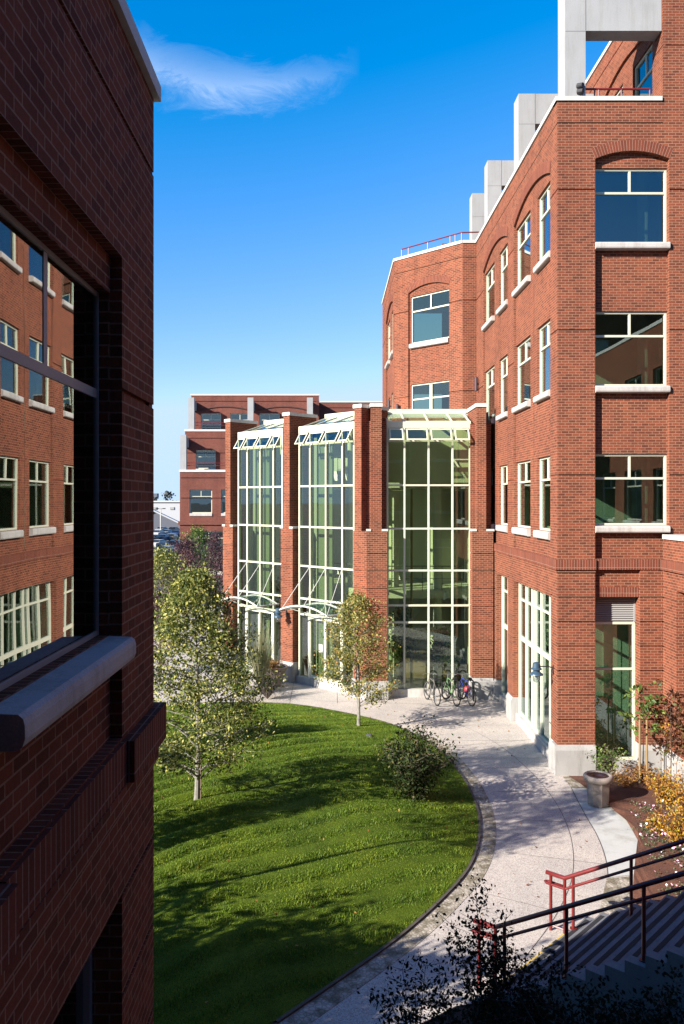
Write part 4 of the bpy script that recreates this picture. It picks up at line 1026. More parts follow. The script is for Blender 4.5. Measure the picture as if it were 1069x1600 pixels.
# ------------------------------------------------------------------ vegetation
def leaves(name, pts, size, mat, parent=None, seed=1, aspect=.55, upbias=.3, loc=(0, 0, 0)):
    rg = np.random.default_rng(seed); P = np.array(pts)-np.array(loc); n = len(P)
    a = rg.normal(size=(n, 3)); a /= np.linalg.norm(a, axis=1)[:, None]
    nr = rg.normal(size=(n, 3)); nr[:, 2] += upbias*2; nr -= (nr*a).sum(1)[:, None]*a; nr /= np.linalg.norm(nr, axis=1)[:, None]
    b = np.cross(a, nr); s = size*rg.uniform(.55, 1.25, n)[:, None]
    fold = .18
    v = np.empty((n, 4, 3)); v[:, 0] = P-a*s*.5; v[:, 1] = P+b*s*aspect*.5+nr*s*fold*.5; v[:, 2] = P+a*s*.5; v[:, 3] = P-b*s*aspect*.5+nr*s*fold*.5
    me = bpy.data.meshes.new(name); me.vertices.add(n*4); me.vertices.foreach_set('co', v.ravel().astype(np.float32))
    idx = (np.arange(n)[:, None]*4+np.array([0, 1, 2, 0, 2, 3])[None]).ravel().astype(np.int32)
    me.loops.add(n*6); me.loops.foreach_set('vertex_index', idx); me.polygons.add(n*2)
    me.polygons.foreach_set('loop_start', np.arange(0, n*6, 3, dtype=np.int32)); me.polygons.foreach_set('loop_total', np.full(n*2, 3, dtype=np.int32)); me.update(calc_edges=True)
    me.materials.append(mat); o = bpy.data.objects.new(name, me); C.objects.link(o); o.parent = parent
    return o
LF_BIRCH = leafmat('birch_leaf', [(0, (.035, .055, .010)), (.35, (.085, .115, .020)), (.62, (.22, .235, .05)), (.85, (.40, .38, .09)), (1, (.54, .47, .15))], .35)
LF_RED = leafmat('turning_leaf', [(0, (.05, .07, .015)), (.35, (.13, .15, .03)), (.7, (.34, .31, .07)), (.9, (.50, .38, .12)), (1, (.34, .13, .05))], .35)
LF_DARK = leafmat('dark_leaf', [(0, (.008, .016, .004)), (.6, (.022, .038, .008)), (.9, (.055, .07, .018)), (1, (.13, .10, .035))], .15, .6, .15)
LF_GREEN = leafmat('green_leaf', [(0, (.03, .06, .012)), (.6, (.08, .14, .025)), (1, (.26, .30, .07))], .35)
LF_PLUM = leafmat('plum_leaf', [(0, (.030, .012, .020)), (.6, (.075, .030, .045)), (1, (.14, .07, .07))], .25)
LF_YEL = leafmat('yellow_leaf', [(0, (.14, .05, .012)), (.35, (.36, .15, .02)), (.75, (.56, .32, .03)), (1, (.20, .22, .04))], .35)
LF_ORG = leafmat('orange_leaf', [(0, (.12, .045, .02)), (.5, (.30, .12, .03)), (1, (.42, .26, .05))], .3)
LF_SIL = leafmat('shade_blackened_leaf', [(0, (.006, .008, .004)), (.7, (.014, .017, .008)), (1, (.04, .03, .012))], .15, .9, .05)  # leaf colour blackened so the stair shrubs carry their shade
LF_SPIK = leafmat('straw_blade', [(0, (.06, .07, .03)), (.5, (.14, .14, .06)), (1, (.28, .26, .14))], .2)

def tree(name, label, cat, base, h, prof, nleaf, leaf, lm, bm, tr=.06, stems=1, nb=34, t0=.18, seed=1, group=None, spread=.11, up=.55, clump=1.0, subs=4, limb=1.0):
    rg = random.Random(seed); t = thing(name, label, cat, base, 0, group)
    m = MB(); spots = []; b = Vector(base)
    for s in range(stems):
        lean = Vector((rg.uniform(-1, 1), rg.uniform(-1, 1), 0))*(.04 if stems == 1 else .22)*h/4
        pts = []; n = 12
        for i in range(n+1):
            q = i/n; pts.append(b+Vector((lean.x*q+math.sin(q*5+s)*.02*h*.3, lean.y*q+math.cos(q*4+s)*.02*h*.3, h*.97*q)))
        m.tube(pts, [tr*(1-.88*i/n)*(1.25 if i == 0 else 1) for i in range(n+1)], 9)
        for k in range(nb//stems):
            q = t0+(1-t0)*((k+rg.random())/(nb/stems))**1.05
            i = min(n-1, int(q*n)); o = pts[i].lerp(pts[i+1], q*n-i)
            R_ = prof(q)*rg.uniform(.65, 1.12); az = k*2.39996+rg.uniform(-.5, .5)
            d = Vector((math.cos(az), math.sin(az), 0)); rise = R_*up*rg.uniform(.6, 1.3)
            pp = [o+d*R_*u+Vector((rg.uniform(-.06, .06), rg.uniform(-.06, .06), 0))*R_*u*2+Vector((0, 0, rise*u**.8)) for u in (0, .3, .6, .85, 1)]
            r0 = max(.006, tr*.34*(1-q*.6))*limb; m.tube(pp, [r0, r0*.75, r0*.5, r0*.3, .003], 5, cap=False)
            nodes = []
            for u in np.linspace(.28, 1, 9):
                j = min(3, int(u*4)); nodes.append(pp[j].lerp(pp[j+1], u*4-j) if u < 1 else pp[4])
            for w in range(subs):
                u = rg.uniform(.25, .95); j = min(3, int(u*4)); o2 = pp[j].lerp(pp[j+1], u*4-j); a2 = az+rg.choice((-1, 1))*rg.uniform(.5, 1.2); L2 = R_*rg.uniform(.25, .5)
                e2 = o2+Vector((math.cos(a2), math.sin(a2), rg.uniform(0, .7)))*L2; m.tube([o2, o2.lerp(e2, .5)+Vector((0, 0, -.02)), e2], [r0*.4, r0*.3, .002], 4, cap=False)
                for z in (.35, .6, .8, 1.0): nodes.append(o2.lerp(e2, z))
            spots += nodes
    m.build('trunk', bm, t)
    wts = [rg.random()**clump+.15 for _ in spots]; ch = rg.choices(spots, wts, k=nleaf); pts = []
    for c_ in ch: pts.append((c_.x+rg.gauss(0, spread), c_.y+rg.gauss(0, spread), c_.z+rg.gauss(0, spread*.9)))
    leaves('crown', pts, leaf, lm, t, seed, loc=base)
    return t
gb = gr(307, 1263, .45)
tree('birch_tree', 'young birch with white trunk and pale yellow green leaves, left on the lawn', 'tree', (gb[0], gb[1], .40), 5.6,
     lambda q: 2.1*(1-q)**.62*(.55+.45*min(1, (q-.05)/.2)), 21000, .09, LF_BIRCH, BARKW, .075, 1, 80, .12, 5, spread=.13, up=.5, subs=6, clump=2.6)
g2 = gr(560, 1131, .25)
tree('young_tree', 'small multi stem tree with yellow reddish leaves before the middle doors', 'tree', (g2[0], g2[1], .2), 4.35,
     lambda q: 1.55*(1-q)**.6*(.5+.5*min(1, q/.3)), 9500, .09, LF_RED, BARKW, .045, 3, 60, .14, 9, spread=.13, up=.6, subs=5, clump=1.5)
g3 = gr(646, 1246, .3)
def shrub(name, label, base, h, w, n, leaf, lm, bm, seed, cat='shrub', group=None, stems=7, up=.8, spread=.09, tr=.02):
    rg = random.Random(seed); t = thing(name, label, cat, base, 0, group); m = MB(); b = Vector(base); spots = []
    for k in range(stems):
        az = 2*math.pi*k/stems+rg.uniform(-.3, .3); L = h*rg.uniform(.75, 1.05); o = w*rg.uniform(.25, .95)
        pts = [b+Vector((math.cos(az)*o*u**1.3, math.sin(az)*o*u**1.3, L*u*(1-.25*u*o/w))) for u in (0, .25, .5, .75, 1)]
        m.tube(pts, [tr, tr*.8, tr*.6, tr*.4, .004], 6, cap=False)
        for u in np.linspace(.15, 1, 7):
            j = min(3, int(u*4)); q = pts[j].lerp(pts[j+1], min(1, u*4-j)); spots += [q, q]
            for _ in range(3):
                a2 = rg.uniform(0, 6.28); L2 = w*rg.uniform(.2, .45); e = q+Vector((math.cos(a2), math.sin(a2), rg.uniform(-.1, .6)))*L2
                m.tube([q, e], [tr*.35, .002], 4, cap=False)
                for z in (.4, .7, 1.0): spots.append(q.lerp(e, z))
    m.build('stem', bm, t); pts = []
    for _ in range(n):
        c_ = rg.choice(spots); z = c_.z+rg.gauss(0, spread); pts.append((c_.x+rg.gauss(0, spread), c_.y+rg.gauss(0, spread), max(base[2]+.01, z)))
    leaves('foliage', pts, leaf, lm, t, seed, loc=base); return t
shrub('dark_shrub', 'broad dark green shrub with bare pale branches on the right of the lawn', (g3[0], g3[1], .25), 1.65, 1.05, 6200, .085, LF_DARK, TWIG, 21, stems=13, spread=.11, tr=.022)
# hidden-side trees whose shadows fall across lawn and path
tree('leafy_tree', 'leafy tree behind the near brick wall, casting dappled shade over the path', 'tree', (-5.6, 13.3, .1), 7.3, lambda q: 1.75*(1-q)**.4*min(1, q/.3), 5200, .12, LF_BIRCH, BARKW, .07, 1, 46, .60, 31, spread=.2)
tree('leafy_tree', 'low leafy tree between two taller ones by the hidden lawn edge', 'tree', (-6.9, 15.3, .1), 4.2, lambda q: 1.15*(1-q)**.5*min(1, q/.3), 6000, .11, LF_GREEN, BARK, .06, 1, 40, .25, 35, spread=.16)
tree('leafy_tree', 'second leafy tree by the hidden left edge of the lawn', 'tree', (-8.6, 21.3, .1), 4.8, lambda q: 1.4*(1-q)**.5*min(1, q/.3), 6500, .11, LF_GREEN, BARK, .08, 1, 46, .3, 32, spread=.18)
shrub('tall_shrub', 'dense tall evergreen shrub against the back of the shaded brick building', (-6.1, 9.4, .05), 4.2, 2.0, 22000, .18, LF_DARK, BARK, 33, stems=16, spread=.22, tr=.03)
shrub('tall_shrub', 'rounded evergreen shrub at the near left corner of the lawn', (-3.6, 8.6, .05), 1.7, 1.1, 4500, .12, LF_DARK, BARK, 34, stems=12, spread=.18, tr=.03)
shrub('tall_shrub', 'broad dense evergreen shrub on the hidden lawn edge, larger than its neighbour', (-8.9, 10.2, .05), 3.9, 2.0, 19000, .18, LF_DARK, BARK, 36, stems=18, spread=.24, tr=.03)
# mulch ring, tree stake, lawn stones
m = MB(); m.lathe((gb[0], gb[1], .42), [(.34, .03), (.26, .12), (.05, .15)], 20); tag(m.build('mulch_ring', MULCH), kind='structure')
st = thing('tree_stake', 'thin pale stake tied beside the birch trunk', 'stake', (gb[0]+.12, gb[1]-.1, .5)); m = MB(); m.tube([(gb[0]+.12, gb[1]-.1, .45), (gb[0]+.10, gb[1]-.05, 2.0)], .012, 8); m.build('stake', TWIG, st)
def stone(x, y, s, label):
    gx = gr(x, y, .4); z = float(lawn_h(gx[0], gx[1])); t = thing('stone', label, 'stone', (gx[0], gx[1], z)); m = MB()
    rg = random.Random(x); m.lathe((gx[0], gx[1], z-.02), [(s*.7, 0), (s, s*.3), (s*.8, s*.6), (s*.3, s*.72)], 9); m.v = [(v[0]+rg.uniform(-.2, .2)*s, v[1]+rg.uniform(-.2, .2)*s, v[2]+rg.uniform(-.08, .08)*s) for v in m.v]; m.build('rock', simple('dark_stone', (.12, .12, .14), .8), t)
stone(577, 1143, .10, 'small dark flat stone in the grass by the multi stem tree')
def fallen(n, seed):
    rg = random.Random(seed); pts = []
    while len(pts) < n:
        x = rg.uniform(-4.4, 3.4); y = rg.uniform(12, 30)
        if inside(x, y): pts.append((x, y, float(lawn_h(x, y))+.05))
    for _ in range(n//2): pts.append((rg.uniform(2, 6), rg.uniform(14, 30), .012))
    return pts
o = leaves('fallen_leaves', fallen(150, 4), .075, LF_ORG, None, 8, upbias=3); tag(o, 'scattered fallen orange and brown leaves on lawn and path', 'leaves', kind='stuff')

for i, (x, y, h_, lb) in enumerate([(2.9, 33.3, 3.2, 'leafy indoor tree behind the left panes of the right atrium bay'), (4.6, 33.6, 2.3, 'shorter indoor tree behind the right panes of the right atrium bay')]):
    tree('indoor_tree', lb, 'plant', (x, y, .05), h_, lambda q: .8*(1-q)**.4*min(1, q/.3), 1500, .12, LF_GREEN, BARK, .04, 1, 26, .3, 110+i, spread=.12)
# behind the birch
def at2(x, y, Y): X = (x-CX)*Y/FO; return (X, Y, 0)
tree('yellow_green_tree', 'yellow green tree at the left behind the birch, next to the parking lot', 'tree', at2(256, 0, 44), 5.0, lambda q: 1.9*(1-q)**.5*min(1, q/.3), 6500, .13, LF_BIRCH, BARK, .09, 1, 50, .15, 41, spread=.22)
tree('plum_tree', 'purple leaved tree behind the birch, nearer the brick corner', 'tree', at2(290, 0, 50), 5.2, lambda q: 1.7*(1-q)**.5*min(1, q/.3), 5000, .14, LF_PLUM, BARK, .09, 1, 44, .12, 42, spread=.22)
tree('plum_tree', 'smaller purple leaved tree in front of the far ground floor windows', 'tree', at2(338, 0, 58), 5.3, lambda q: 1.2*(1-q)**.5*min(1, q/.3), 3200, .14, LF_PLUM, BARK, .08, 1, 34, .15, 43, spread=.2)
tree('plum_tree', 'low purple tree at the far left beside the dark wall edge', 'tree', at2(250, 0, 36), 3.6, lambda q: 1.3*(1-q)**.5*min(1, q/.3), 3200, .12, LF_PLUM, BARK, .08, 1, 34, .12, 44, spread=.2)
tree('yellow_green_tree', 'green tree standing close to the far brick corner', 'tree', at2(310, 0, 66), 5.4, lambda q: 1.9*(1-q)**.5*min(1, q/.3), 4200, .17, LF_GREEN, BARK, .1, 1, 40, .12, 45, spread=.26)
# spiky plant and bare bush near the planter
def spiky(base, n, L, mat, label, seed, spread=1.0, droop=.5, wd=.012, name='ornamental_grass'):
    rg = random.Random(seed); t = thing(name, label, 'plant', base); m = MB()
    for k in range(n):
        az = rg.uniform(0, 6.28); l = L*rg.uniform(.6, 1.1); o = spread*rg.uniform(.05, 1)
        pts = []
        for u in (0, .25, .5, .75, 1.0):
            pts.append(Vector(base)+Vector((math.cos(az)*o*u*l*.6, math.sin(az)*o*u*l*.6, l*(u-droop*o*u**2.6*.6))))
        sd = Vector((-math.sin(az), math.cos(az), 0))
        for i in range(4):
            w0 = wd*(1-i*.22); w1 = wd*(1-(i+1)*.22)
            m.quad(pts[i]-sd*w0, pts[i]+sd*w0, pts[i+1]+sd*w1, pts[i+1]-sd*w1)
    m.build('blades', mat, t, uv=False); return t
b1 = (*gr(408, 1083), .02); spiky(b1, 420, 2.7, LF_SPIK, 'tall upright green reed clump in front of the leftmost doorway', 51, .75, .25)
b2 = (*gr(418, 1093), .02); spiky(b2, 300, 1.35, simple('dry_blade', (.20, .15, .12), .8), 'arching dry brown grass clump next to the tan planter', 52, 1.5, 1.1)
shrub('dark_shrub', 'leafy green shrub beneath the birch crown beside the dry grass', (*gr(372, 1085), 0), 1.3, .9, 3200, .085, LF_GREEN, BARK, 53, stems=9)
shrub('planter_plant', 'low red and green plants growing in the tan planter', (pc[0], pc[1], .76), .28, .5, 900, .07, LF_ORG, BARK, 54, cat='plant', stems=8, spread=.06, tr=.006)
# beside the right building
q = gr(948, 1222); shrub('green_shrub', 'small fresh green shrub between bin and tall window', (q[0], q[1], .05), .95, .5, 620, .085, LF_GREEN, TWIG, 61, stems=8, spread=.07, tr=.01)
q = gr(1004, 1226)
tree('staked_sapling', 'thin sapling with sparse large green leaves held by two stakes, beside the tall window', 'tree', (q[0], q[1], .05), 2.75, lambda v: .75*(1-.5*v), 260, .15, LF_GREEN, BARK, .018, 1, 14, .45, 62, spread=.06, up=.25, subs=1)
for dx, lb in ((-.09, 'left wooden stake holding the sapling'), (.10, 'right wooden stake holding the sapling')):
    t = thing('wooden_stake', lb, 'stake', (q[0]+dx, q[1]-.05, 0)); m = MB(); m.tube([(q[0]+dx, q[1]-.05, 0), (q[0]+dx, q[1]-.05, 1.75)], .028, 8); m.build('post', WOOD, t)
q = gr(1048, 1235); tree('staked_sapling', 'dark leaved sapling at the right edge before the low wing', 'tree', (q[0], q[1], .05), 2.5, lambda v: .7*(1-.5*v), 420, .12, leafmat('maroon_leaf', [(0, (.05, .02, .015)), (.6, (.12, .05, .02)), (1, (.10, .12, .03))]), BARK, .018, 1, 18, .3, 63, spread=.07, up=.3, subs=2)
yl = [(1062, 1222, 1.9, .5, 'tall yellow shrub nearest the low wing'), (1040, 1262, .7, .5, 'middle sized yellow shrub behind the flowers'), (1068, 1285, 1.25, .55, 'large golden shrub at the right edge of the frame'), (1062, 1325, .75, .5, 'low golden shrub above the far handrail'), (1032, 1308, .35, .35, 'smallest yellow shrub, low among pink flowers')]
for i, (x, y, h, w, lb) in enumerate(yl):
    q = gr(x, y); shrub('yellow_shrub', lb, (q[0], q[1], .08), h, w, 1000 if h > .5 else 400, .075, LF_YEL, BARK, 70+i, group='yellow shrubs in the right planting bed', stems=9, spread=.07, tr=.008)
for i, (x, y, lb) in enumerate([(975, 1232, 'low orange shrub right behind the bin'), (1000, 1222, 'low orange shrub at the sapling foot'), (1022, 1238, 'low orange shrub between sapling and yellow shrubs')]):
    q = gr(x, y); shrub('orange_shrub', lb, (q[0], q[1], .08), .40, .45, 700, .055, LF_ORG, BARK, 80+i, group='orange shrubs in the right planting bed', stems=8, spread=.06, tr=.006)
rg = random.Random(99); pts = []; pf = []; pw = []
for _ in range(190):
    x = rg.uniform(985, 1090); y = rg.uniform(1262, 1450)
    if x < 985+max(0, (y-1262))*.42: continue
    q = gr(x, y)
    for k in range(26): pts.append((q[0]+rg.gauss(0, .09), q[1]+rg.gauss(0, .09), .09+abs(rg.gauss(0, .05))))
    if rg.random() < .75:
        for k in range(rg.randint(1, 4)): (pf if rg.random() < .7 else pw).append((q[0]+rg.gauss(0, .08), q[1]+rg.gauss(0, .08), .17+rg.uniform(0, .08)))
o = leaves('ground_cover', pts, .05, leafmat('grey_green', [(0, (.05, .08, .04)), (1, (.16, .20, .10))]), None, 5); tag(o, 'low grey green bedding foliage in the right flower bed', 'ground cover', kind='stuff')
o = leaves('pink_flowers', pf, .065, simple('pink_petal', (.80, .42, .55), .6), None, 6, aspect=.9, upbias=2); tag(o, 'scattered small pink flowers in the right bed', 'flowers', kind='stuff')
o = leaves('white_flowers', pw, .06, simple('white_petal', (.85, .8, .8), .6), None, 7, aspect=.9, upbias=2); tag(o, 'scattered small white flowers in the right bed', 'flowers', kind='stuff')
# foreground shrubs beside the stair, their shade put into near-black leaves
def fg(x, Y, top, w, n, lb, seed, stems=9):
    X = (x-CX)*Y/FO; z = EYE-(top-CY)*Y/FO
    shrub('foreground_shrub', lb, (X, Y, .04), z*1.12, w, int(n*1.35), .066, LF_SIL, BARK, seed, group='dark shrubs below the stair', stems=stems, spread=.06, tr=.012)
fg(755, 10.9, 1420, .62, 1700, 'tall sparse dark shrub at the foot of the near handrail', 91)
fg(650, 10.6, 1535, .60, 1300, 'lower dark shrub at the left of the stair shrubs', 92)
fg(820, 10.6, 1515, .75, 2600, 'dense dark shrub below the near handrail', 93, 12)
fg(900, 10.0, 1578, .8, 3000, 'low dense shrub added to blacken the stair side', 94, 12)  # this and the next two added where only shade lies under the stair
fg(985, 9.9, 1575, .8, 2600, 'low shrub added to blacken the stair flank, second from the right edge', 96, 12)
fg(1060, 9.3, 1570, .8, 2600, 'low shrub added to blacken the lower right corner', 97, 12)
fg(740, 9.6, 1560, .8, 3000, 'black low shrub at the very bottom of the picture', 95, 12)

# ------------------------------------------------------------------ parking lot, sheds, far trees
GLC2 = simple('car_glass', (.02, .025, .03), .1)
def make_car(col, nm):
    t = thing('parked_car', 'x', 'car', (0, 0, 0)); m = MB()
    prof = [(-2.2, .35), (-2.25, .75), (-2.1, .95), (-1.35, 1.0), (-.95, 1.42), (.35, 1.45), (1.0, 1.02), (2.0, .85), (2.25, .65), (2.22, .32)]
    n = len(prof); Wd = .86
    vs = [(x, -Wd if z < 1.03 else -.68, z) for x, z in prof]+[(x, Wd if z < 1.03 else .68, z) for x, z in prof]
    m.add(vs, [tuple(range(n)), tuple(range(2*n-1, n-1, -1))]+[(i, (i+1) % n, n+(i+1) % n, n+i) for i in range(n)])
    m.build('body', simple('car_paint_'+nm, col, .25, spec=.8), t, local=True)
    g = MB()
    for s in (-1, 1): g.hexa([(-1.2, s*.80, 1.04), (.85, s*.80, 1.04), (.85, s*.83, 1.03), (-1.2, s*.83, 1.03), (-.9, s*.69, 1.38), (.35, s*.69, 1.38), (.35, s*.72, 1.37), (-.9, s*.72, 1.37)])
    g.hexa([(.48, -.66, 1.42), (.48, .66, 1.42), (1.02, .74, 1.06), (1.02, -.74, 1.06), (.52, -.66, 1.44), (.52, .66, 1.44), (1.06, .74, 1.08), (1.06, -.74, 1.08)])
    g.hexa([(-1.0, -.66, 1.40), (-1.0, .66, 1.40), (-1.36, .74, 1.06), (-1.36, -.74, 1.06), (-1.04, -.66, 1.42), (-1.04, .66, 1.42), (-1.40, .74, 1.08), (-1.40, -.74, 1.08)])
    g.build('window_glass', GLC2, t, local=True)
    for x in (-1.4, 1.4):
        for s in (-1, 1): w = MB(); w.tube([(x, s*.70, .33), (x, s*.89, .33)], .33, 16); w.build('wheel', TYRE, t, local=True)
    return t
cars = [('white', (.75, .75, .75)), ('silver', (.45, .47, .5)), ('blue', (.04, .09, .22)), ('dark', (.03, .03, .035)), ('tan', (.5, .42, .3))]
protos = {}
spots = [(262, 864, 'white', 80, 'white car nearest the brick building in the far lot'), (246, 872, 'silver', 80, 'silver car lowest at left in the far lot'), (274, 853, 'dark', 85, 'dark car behind the nearest white car'), (249, 852, 'white', 80, 'white car in the second row at left'),
         (268, 841, 'tan', 85, 'tan car in the middle of the far lot'), (256, 842, 'blue', 80, 'blue car in the middle of the far lot'), (243, 843, 'dark', 85, 'black car beside the dark wall edge'), (277, 834, 'blue', 80, 'blue car in the third row at right'),
         (262, 833, 'silver', 85, 'silver car in the third row'), (248, 834, 'white', 80, 'white car in the third row at left'), (272, 828, 'dark', 90, 'dark car in the farthest row'), (254, 828, 'silver', 85, 'small silver car in the farthest row')]
for x, y, cn, rz, lb in spots:
    q = gr(x, y+4)
    if cn not in protos: o = protos[cn] = make_car(dict(cars)[cn], cn)
    else: o = copy_tree(protos[cn])
    o.location = (q[0], q[1], -.08); o.rotation_euler = (0, 0, math.radians(rz+R.uniform(-15, 15))); o['label'] = lb; o['group'] = 'cars parked in the far lot'; o['category'] = 'car'
wh = thing('white_warehouse', 'long low white warehouse beyond the parking lot', 'building', (-50, 250, 0))
WHM = simple('white_sheet', (.82, .82, .84), .7, .04, .1)
m = MB(); m.box(-120, -20, 238, 290, -.1, 7.3); m.build('wall', WHM, wh)
m = MB(); m.box(-120.5, -19.5, 237.6, 290.5, 7.3, 7.7); m.build('roof_edge', COPE, wh)
m = MB()
for k in range(6): m.box(-56+k*5, -54.8+k*5, 237.8, 238, 5.2, 5.9)
m.build('vent', DARKFRAME, wh)
sh = thing('grey_gabled_shed', 'grey gable ended shed in front of the white warehouse', 'building', (-46, 215, 0))
gm = simple('grey_sheet', (.20, .21, .26), .8, .06, .1)
pk = at(240, 799, 215); ev = at(284, 820, 215); lf = at(196, 820, 215)
m = MB(); m.add([(lf[0], 215, -.1), (ev[0], 215, -.1), (ev[0], 215, ev[2]), (pk[0], 215, pk[2]), (lf[0], 215, lf[2]), (lf[0], 216.5, -.1), (ev[0], 216.5, -.1), (ev[0], 216.5, ev[2]), (pk[0], 216.5, pk[2]), (lf[0], 216.5, lf[2])],
    [(0, 1, 2, 3, 4), (9, 8, 7, 6, 5), (1, 6, 7, 2), (0, 4, 9, 5)]); m.build('wall', gm, sh)
m = MB()
for a, b in ((lf, pk), (pk, ev)): m.hexa([(a[0], 214.5, a[2]+.01), (b[0], 214.5, b[2]+.01), (b[0], 216.7, b[2]+.01), (a[0], 216.7, a[2]+.01), (a[0], 214.5, a[2]+.4), (b[0], 214.5, b[2]+.4), (b[0], 216.7, b[2]+.4), (a[0], 216.7, a[2]+.4)])
m.build('roof', WHM, sh)
lp = thing('parking_lamp', 'tall pale twin head lamp post standing before the grey shed', 'street lamp', (*at(251, 0, 190)[:2], 0)); q = at(251, 795, 190)
m = MB(); m.tube([(q[0], q[1], -.08), q], .12, 8); m.build('post', COPE, lp)
m = MB(); m.tube([(q[0]-.9, q[1], q[2]), (q[0]+.9, q[1], q[2])], .06, 6); m.box(q[0]-1.1, q[0]-.5, q[1]-.3, q[1]+.3, q[2]-.05, q[2]+.15); m.box(q[0]+.5, q[0]+1.1, q[1]-.3, q[1]+.3, q[2]-.05, q[2]+.15); m.build('lamp_head', DKM, lp)
lp = thing('street_lamp', 'slim dark street lamp with curved arm before the far brick corner', 'street lamp', (*at(282, 0, 62)[:2], 0)); q = at(282, 842, 62)
m = MB(); m.tube([(q[0], q[1], 0), q], [.07, .045], 10); m.build('post', DKM, lp)
m = MB(); m.tube([(q[0], q[1], q[2]-.7), (q[0]+.2, q[1], q[2]-.45), (q[0]+.5, q[1], q[2]-.5)], .025, 6); m.lathe((q[0]+.5, q[1], q[2]-.85), [(.05, .35), (.08, .3), (.24, .12), (.25, .08), (.1, .06), (.09, 0)], 16); m.build('lamp_head', LAMPB, lp)
wt = thing('far_tower', 'small grey tower structure on the horizon beside the dark wall', 'tower', (*at(241.5, 0, 330)[:2], 0)); q = at(241.5, 771, 330)
m = MB(); m.box(q[0]-.9, q[0]+.9, 329, 331, 0, q[2]-1.6); m.box(q[0]-1.7, q[0]+1.4, 328.5, 331.5, q[2]-1.6, q[2]); m.build('shaft', simple('far_grey', (.22, .25, .33), .9), wt)
pts = []; rg = random.Random(12)
for k in range(46):
    x = -130+k*3.2+rg.uniform(-1, 1); Y = rg.uniform(300, 340); hgt = rg.uniform(7.2, 11.5)*(1 if rg.random() < .7 else 1.08); rr = rg.uniform(1.6, 3)
    for _ in range(110): a = rg.gauss(0, rr*.5); pts.append((x+a, Y+rg.gauss(0, 1.5), max(.3, hgt-abs(rg.gauss(0, 3.2))-a*a*.12)))
o = leaves('distant_trees', pts, 1.1, leafmat('far_leaf', [(0, (.035, .045, .045)), (1, (.075, .085, .08))], .1), None, 3, aspect=.9); tag(o, 'line of far off dark trees along the horizon', 'trees', kind='stuff')

# brick building behind the camera, seen only mirrored in the right windows
OB = thing('opposite_brick_building', 'brick building with cream windows mirrored in the front windows of the tall building', 'building', (12, -6, 0))
fo = Fr((-1.38, -1.0), (1, 0), (0, 1)); w = MB(); wn = []
for k in range(8):
    for z0, z1 in ((14.79, 16.9), (10.81, 12.9), (6.8, 8.9), (1.2, 4.6)): wn.append((2.6+k*3.2, 4.6+k*3.2, z0, z1))
sheet(w, fo, 0, 28, 0, 18.5, 0, wn)
for q in wn: reveal(w, fo, q, 0, .2)
w.build('wall', BR, OB)
for q in wn: window(OB, fo, *q, .12)
m = MB(); m.fbox(fo, 0, 28, -.05, .4, 18.5, 18.65); m.build('coping', COPE, OB)
m = MB(); m.box(-1.35, 26.5, -13, -1.3, 0, .1); m.box(-1.35, 26.5, -13, -1.3, 18.1, 18.3); m.box(-1.38, -1.3, -13, -1.01, 10.95, 18.4); m.box(-1.38, 26.6, -13.1, -13, 0, 18.4); m.box(26.5, 26.62, -13, -1.01, 0, 18.4)
for z in (5.5, 9.5, 13.5): m.box(-1.3, 26.4, -12.9, -1.3, z, z+.3)
m.build('rear_wall', BR, OB)

EB = thing('added_east_range', 'unseen brick range added beyond the right edge to cut skylight in the courtyard', 'building', (13, 8, 0))  # range added out of view to hold skylight off the left wall
fe = Fr((13.0, -.9), (0, 1), (-1, 0)); w = MB(); wn = []
for k in range(5):
    for z0, z1 in ((10.81, 12.9), (6.8, 8.9), (1.2, 4.6)): wn.append((1.2+k*3.2, 3.2+k*3.2, z0, z1))
sheet(w, fe, 0, 17.8, 0, 14.6, 0, wn)
for q in wn: reveal(w, fe, q, 0, .2)
w.build('wall', BR, EB)
for q in wn: window(EB, fe, *q, .12)
m = MB(); m.fbox(fe, 0, 17.8, -.05, .4, 14.6, 14.75); m.build('coping', COPE, EB)
m = MB(); m.box(13.05, 19, -.9, 16.9, 14.2, 14.4); m.box(19, 19.1, -.9, 16.9, 0, 14.4); m.box(13.02, 19, 16.9, 17, 6.6, 14.5); m.build('rear_wall', BR, EB)

# ------------------------------------------------------------------ camera, sun, sky
cam = bpy.data.cameras.new('camera'); co = bpy.data.objects.new('camera', cam); C.objects.link(co)
cam.sensor_fit = 'HORIZONTAL'; cam.sensor_width = 24; cam.lens = 24*FO/1069
cam.shift_x = (534.5-CX)/1069; cam.shift_y = -(800-CY)/1069; cam.clip_end = 6000; cam.clip_start = .1
co.location = (0, 0, EYE); co.rotation_euler = (math.radians(90), 0, 0); bpy.context.scene.camera = co
AZ, EL = math.radians(58), math.radians(25)
ts = Vector((-math.sin(AZ)*math.cos(EL), -math.cos(AZ)*math.cos(EL), math.sin(EL)))
sl = bpy.data.lights.new('sun', 'SUN'); sl.energy = SUN_E; sl.angle = math.radians(.53); sl.color = (1, .94, .85)
so_ = bpy.data.objects.new('sun', sl); C.objects.link(so_); so_.rotation_euler = ts.to_track_quat('Z', 'Y').to_euler(); so_.location = (-40, -30, 40)
W = bpy.data.worlds.new('World'); bpy.context.scene.world = W; W.use_nodes = True; nt = W.node_tree; nt.nodes.clear()
out = nt.nodes.new('ShaderNodeOutputWorld'); bg = nt.nodes.new('ShaderNodeBackground'); nt.links.new(bg.outputs[0], out.inputs[0])
sky = nt.nodes.new('ShaderNodeTexSky'); sky.sky_type = 'NISHITA'; sky.sun_disc = False; sky.sun_elevation = EL; sky.sun_rotation = math.radians(180+58)
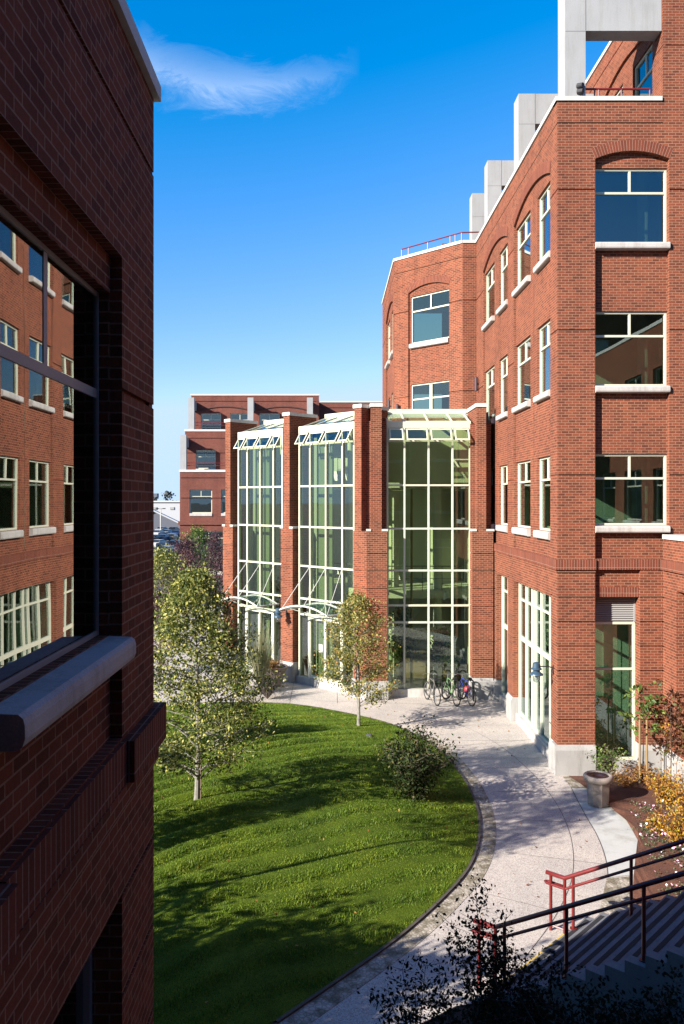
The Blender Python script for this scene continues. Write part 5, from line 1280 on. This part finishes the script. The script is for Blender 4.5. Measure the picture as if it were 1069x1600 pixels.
sky.air_density = 1.0; sky.dust_density = 0.0; sky.ozone_density = 3.0; sky.altitude = 0
sp3 = nt.nodes.new('ShaderNodeSeparateColor'); nt.links.new(sky.outputs[0], sp3.inputs[0])
KS = 1/(SKY_E*2**EXPO); hs = nt.nodes.new('ShaderNodeCombineColor')
for ch, (mu, ad) in enumerate(SKY_C):
    a1 = nt.nodes.new('ShaderNodeMath'); a1.operation = 'MULTIPLY_ADD'; nt.links.new(sp3.outputs[ch], a1.inputs[0]); a1.inputs[1].default_value = mu; a1.inputs[2].default_value = ad*KS
    a2 = nt.nodes.new('ShaderNodeMath'); a2.operation = 'MAXIMUM'; nt.links.new(a1.outputs[0], a2.inputs[0]); a2.inputs[1].default_value = 0
    a3 = nt.nodes.new('ShaderNodeMath'); a3.operation = 'MINIMUM'; nt.links.new(a2.outputs[0], a3.inputs[0]); a3.inputs[1].default_value = (.62, .84, 1.15)[ch]*KS; nt.links.new(a3.outputs[0], hs.inputs[ch])
# wispy cloud placed by direction in the sky
tc = nt.nodes.new('ShaderNodeTexCoord'); sx = nt.nodes.new('ShaderNodeSeparateXYZ'); nt.links.new(tc.outputs['Generated'], sx.inputs[0])
def M(op, a, b=None, c=None, clamp=False):
    n = nt.nodes.new('ShaderNodeMath'); n.operation = op; n.use_clamp = clamp
    for i, v in enumerate((a, b, c)):
        if v is None: continue
        if hasattr(v, 'links'): nt.links.new(v, n.inputs[i])
        else: n.inputs[i].default_value = v
    return n.outputs[0]
yy = M('MAXIMUM', sx.outputs[1], .05); pX = M('DIVIDE', sx.outputs[0], yy); qZ = M('DIVIDE', sx.outputs[2], yy)
cb = nt.nodes.new('ShaderNodeCombineXYZ'); nt.links.new(pX, cb.inputs[0]); nt.links.new(qZ, cb.inputs[1])
nz = nt.nodes.new('ShaderNodeTexNoise'); nz.inputs['Scale'].default_value = 11; nz.inputs['Detail'].default_value = 12; nz.inputs['Roughness'].default_value = .72; nz.inputs['Distortion'].default_value = .9
mp = nt.nodes.new('ShaderNodeMapping'); mp.inputs['Scale'].default_value = (1, 2.0, 1); mp.inputs['Rotation'].default_value = (0, 0, .25); nt.links.new(cb.outputs[0], mp.inputs[0]); nt.links.new(mp.outputs[0], nz.inputs['Vector'])
dx = M('ADD', pX, .10)
curve = M('MULTIPLY_ADD', M('MULTIPLY', dx, dx), 1.7, .500)
wob = M('MULTIPLY_ADD', nz.outputs['Fac'], .09, -.045)
dq = M('SUBTRACT', M('ADD', qZ, wob), curve)
# thicker on the left, tapering to the right
thick = M('MULTIPLY_ADD', pX, -.10, .030)
band = M('SUBTRACT', 1, M('DIVIDE', M('ABSOLUTE', dq), M('MAXIMUM', thick, .006)), clamp=True)
endR = M('MULTIPLY_ADD', pX, -8.0, .30, clamp=True); 
endL = M('MULTIPLY_ADD', pX, 7.0, 2.6, clamp=True)
fib = M('MULTIPLY_ADD', nz.outputs['Fac'], 3.2, -1.0, clamp=True)
mask = M('MULTIPLY', M('MULTIPLY', M('POWER', band, 1.3), M('MULTIPLY', endR, endL)), M('MULTIPLY_ADD', fib, .7, .3)); mask = M('MULTIPLY', mask, .8)
mx = nt.nodes.new('ShaderNodeMix'); mx.data_type = 'RGBA'; nt.links.new(mask, mx.inputs['Factor']); nt.links.new(hs.outputs[0], mx.inputs[6]); mx.inputs[7].default_value = CLOUD
nt.links.new(mx.outputs[2], bg.inputs['Color']); bg.inputs['Strength'].default_value = SKY_E
sc = bpy.context.scene
sc.view_settings.view_transform = 'Standard'; sc.view_settings.look = 'None'; sc.view_settings.exposure = EXPO; sc.view_settings.gamma = 1
sc.cycles.max_bounces = 8; sc.cycles.transparent_max_bounces = 12; sc.cycles.glossy_bounces = 5; sc.cycles.diffuse_bounces = 3
sc.cycles.use_denoising = True; sc.cycles.sample_clamp_indirect = 6
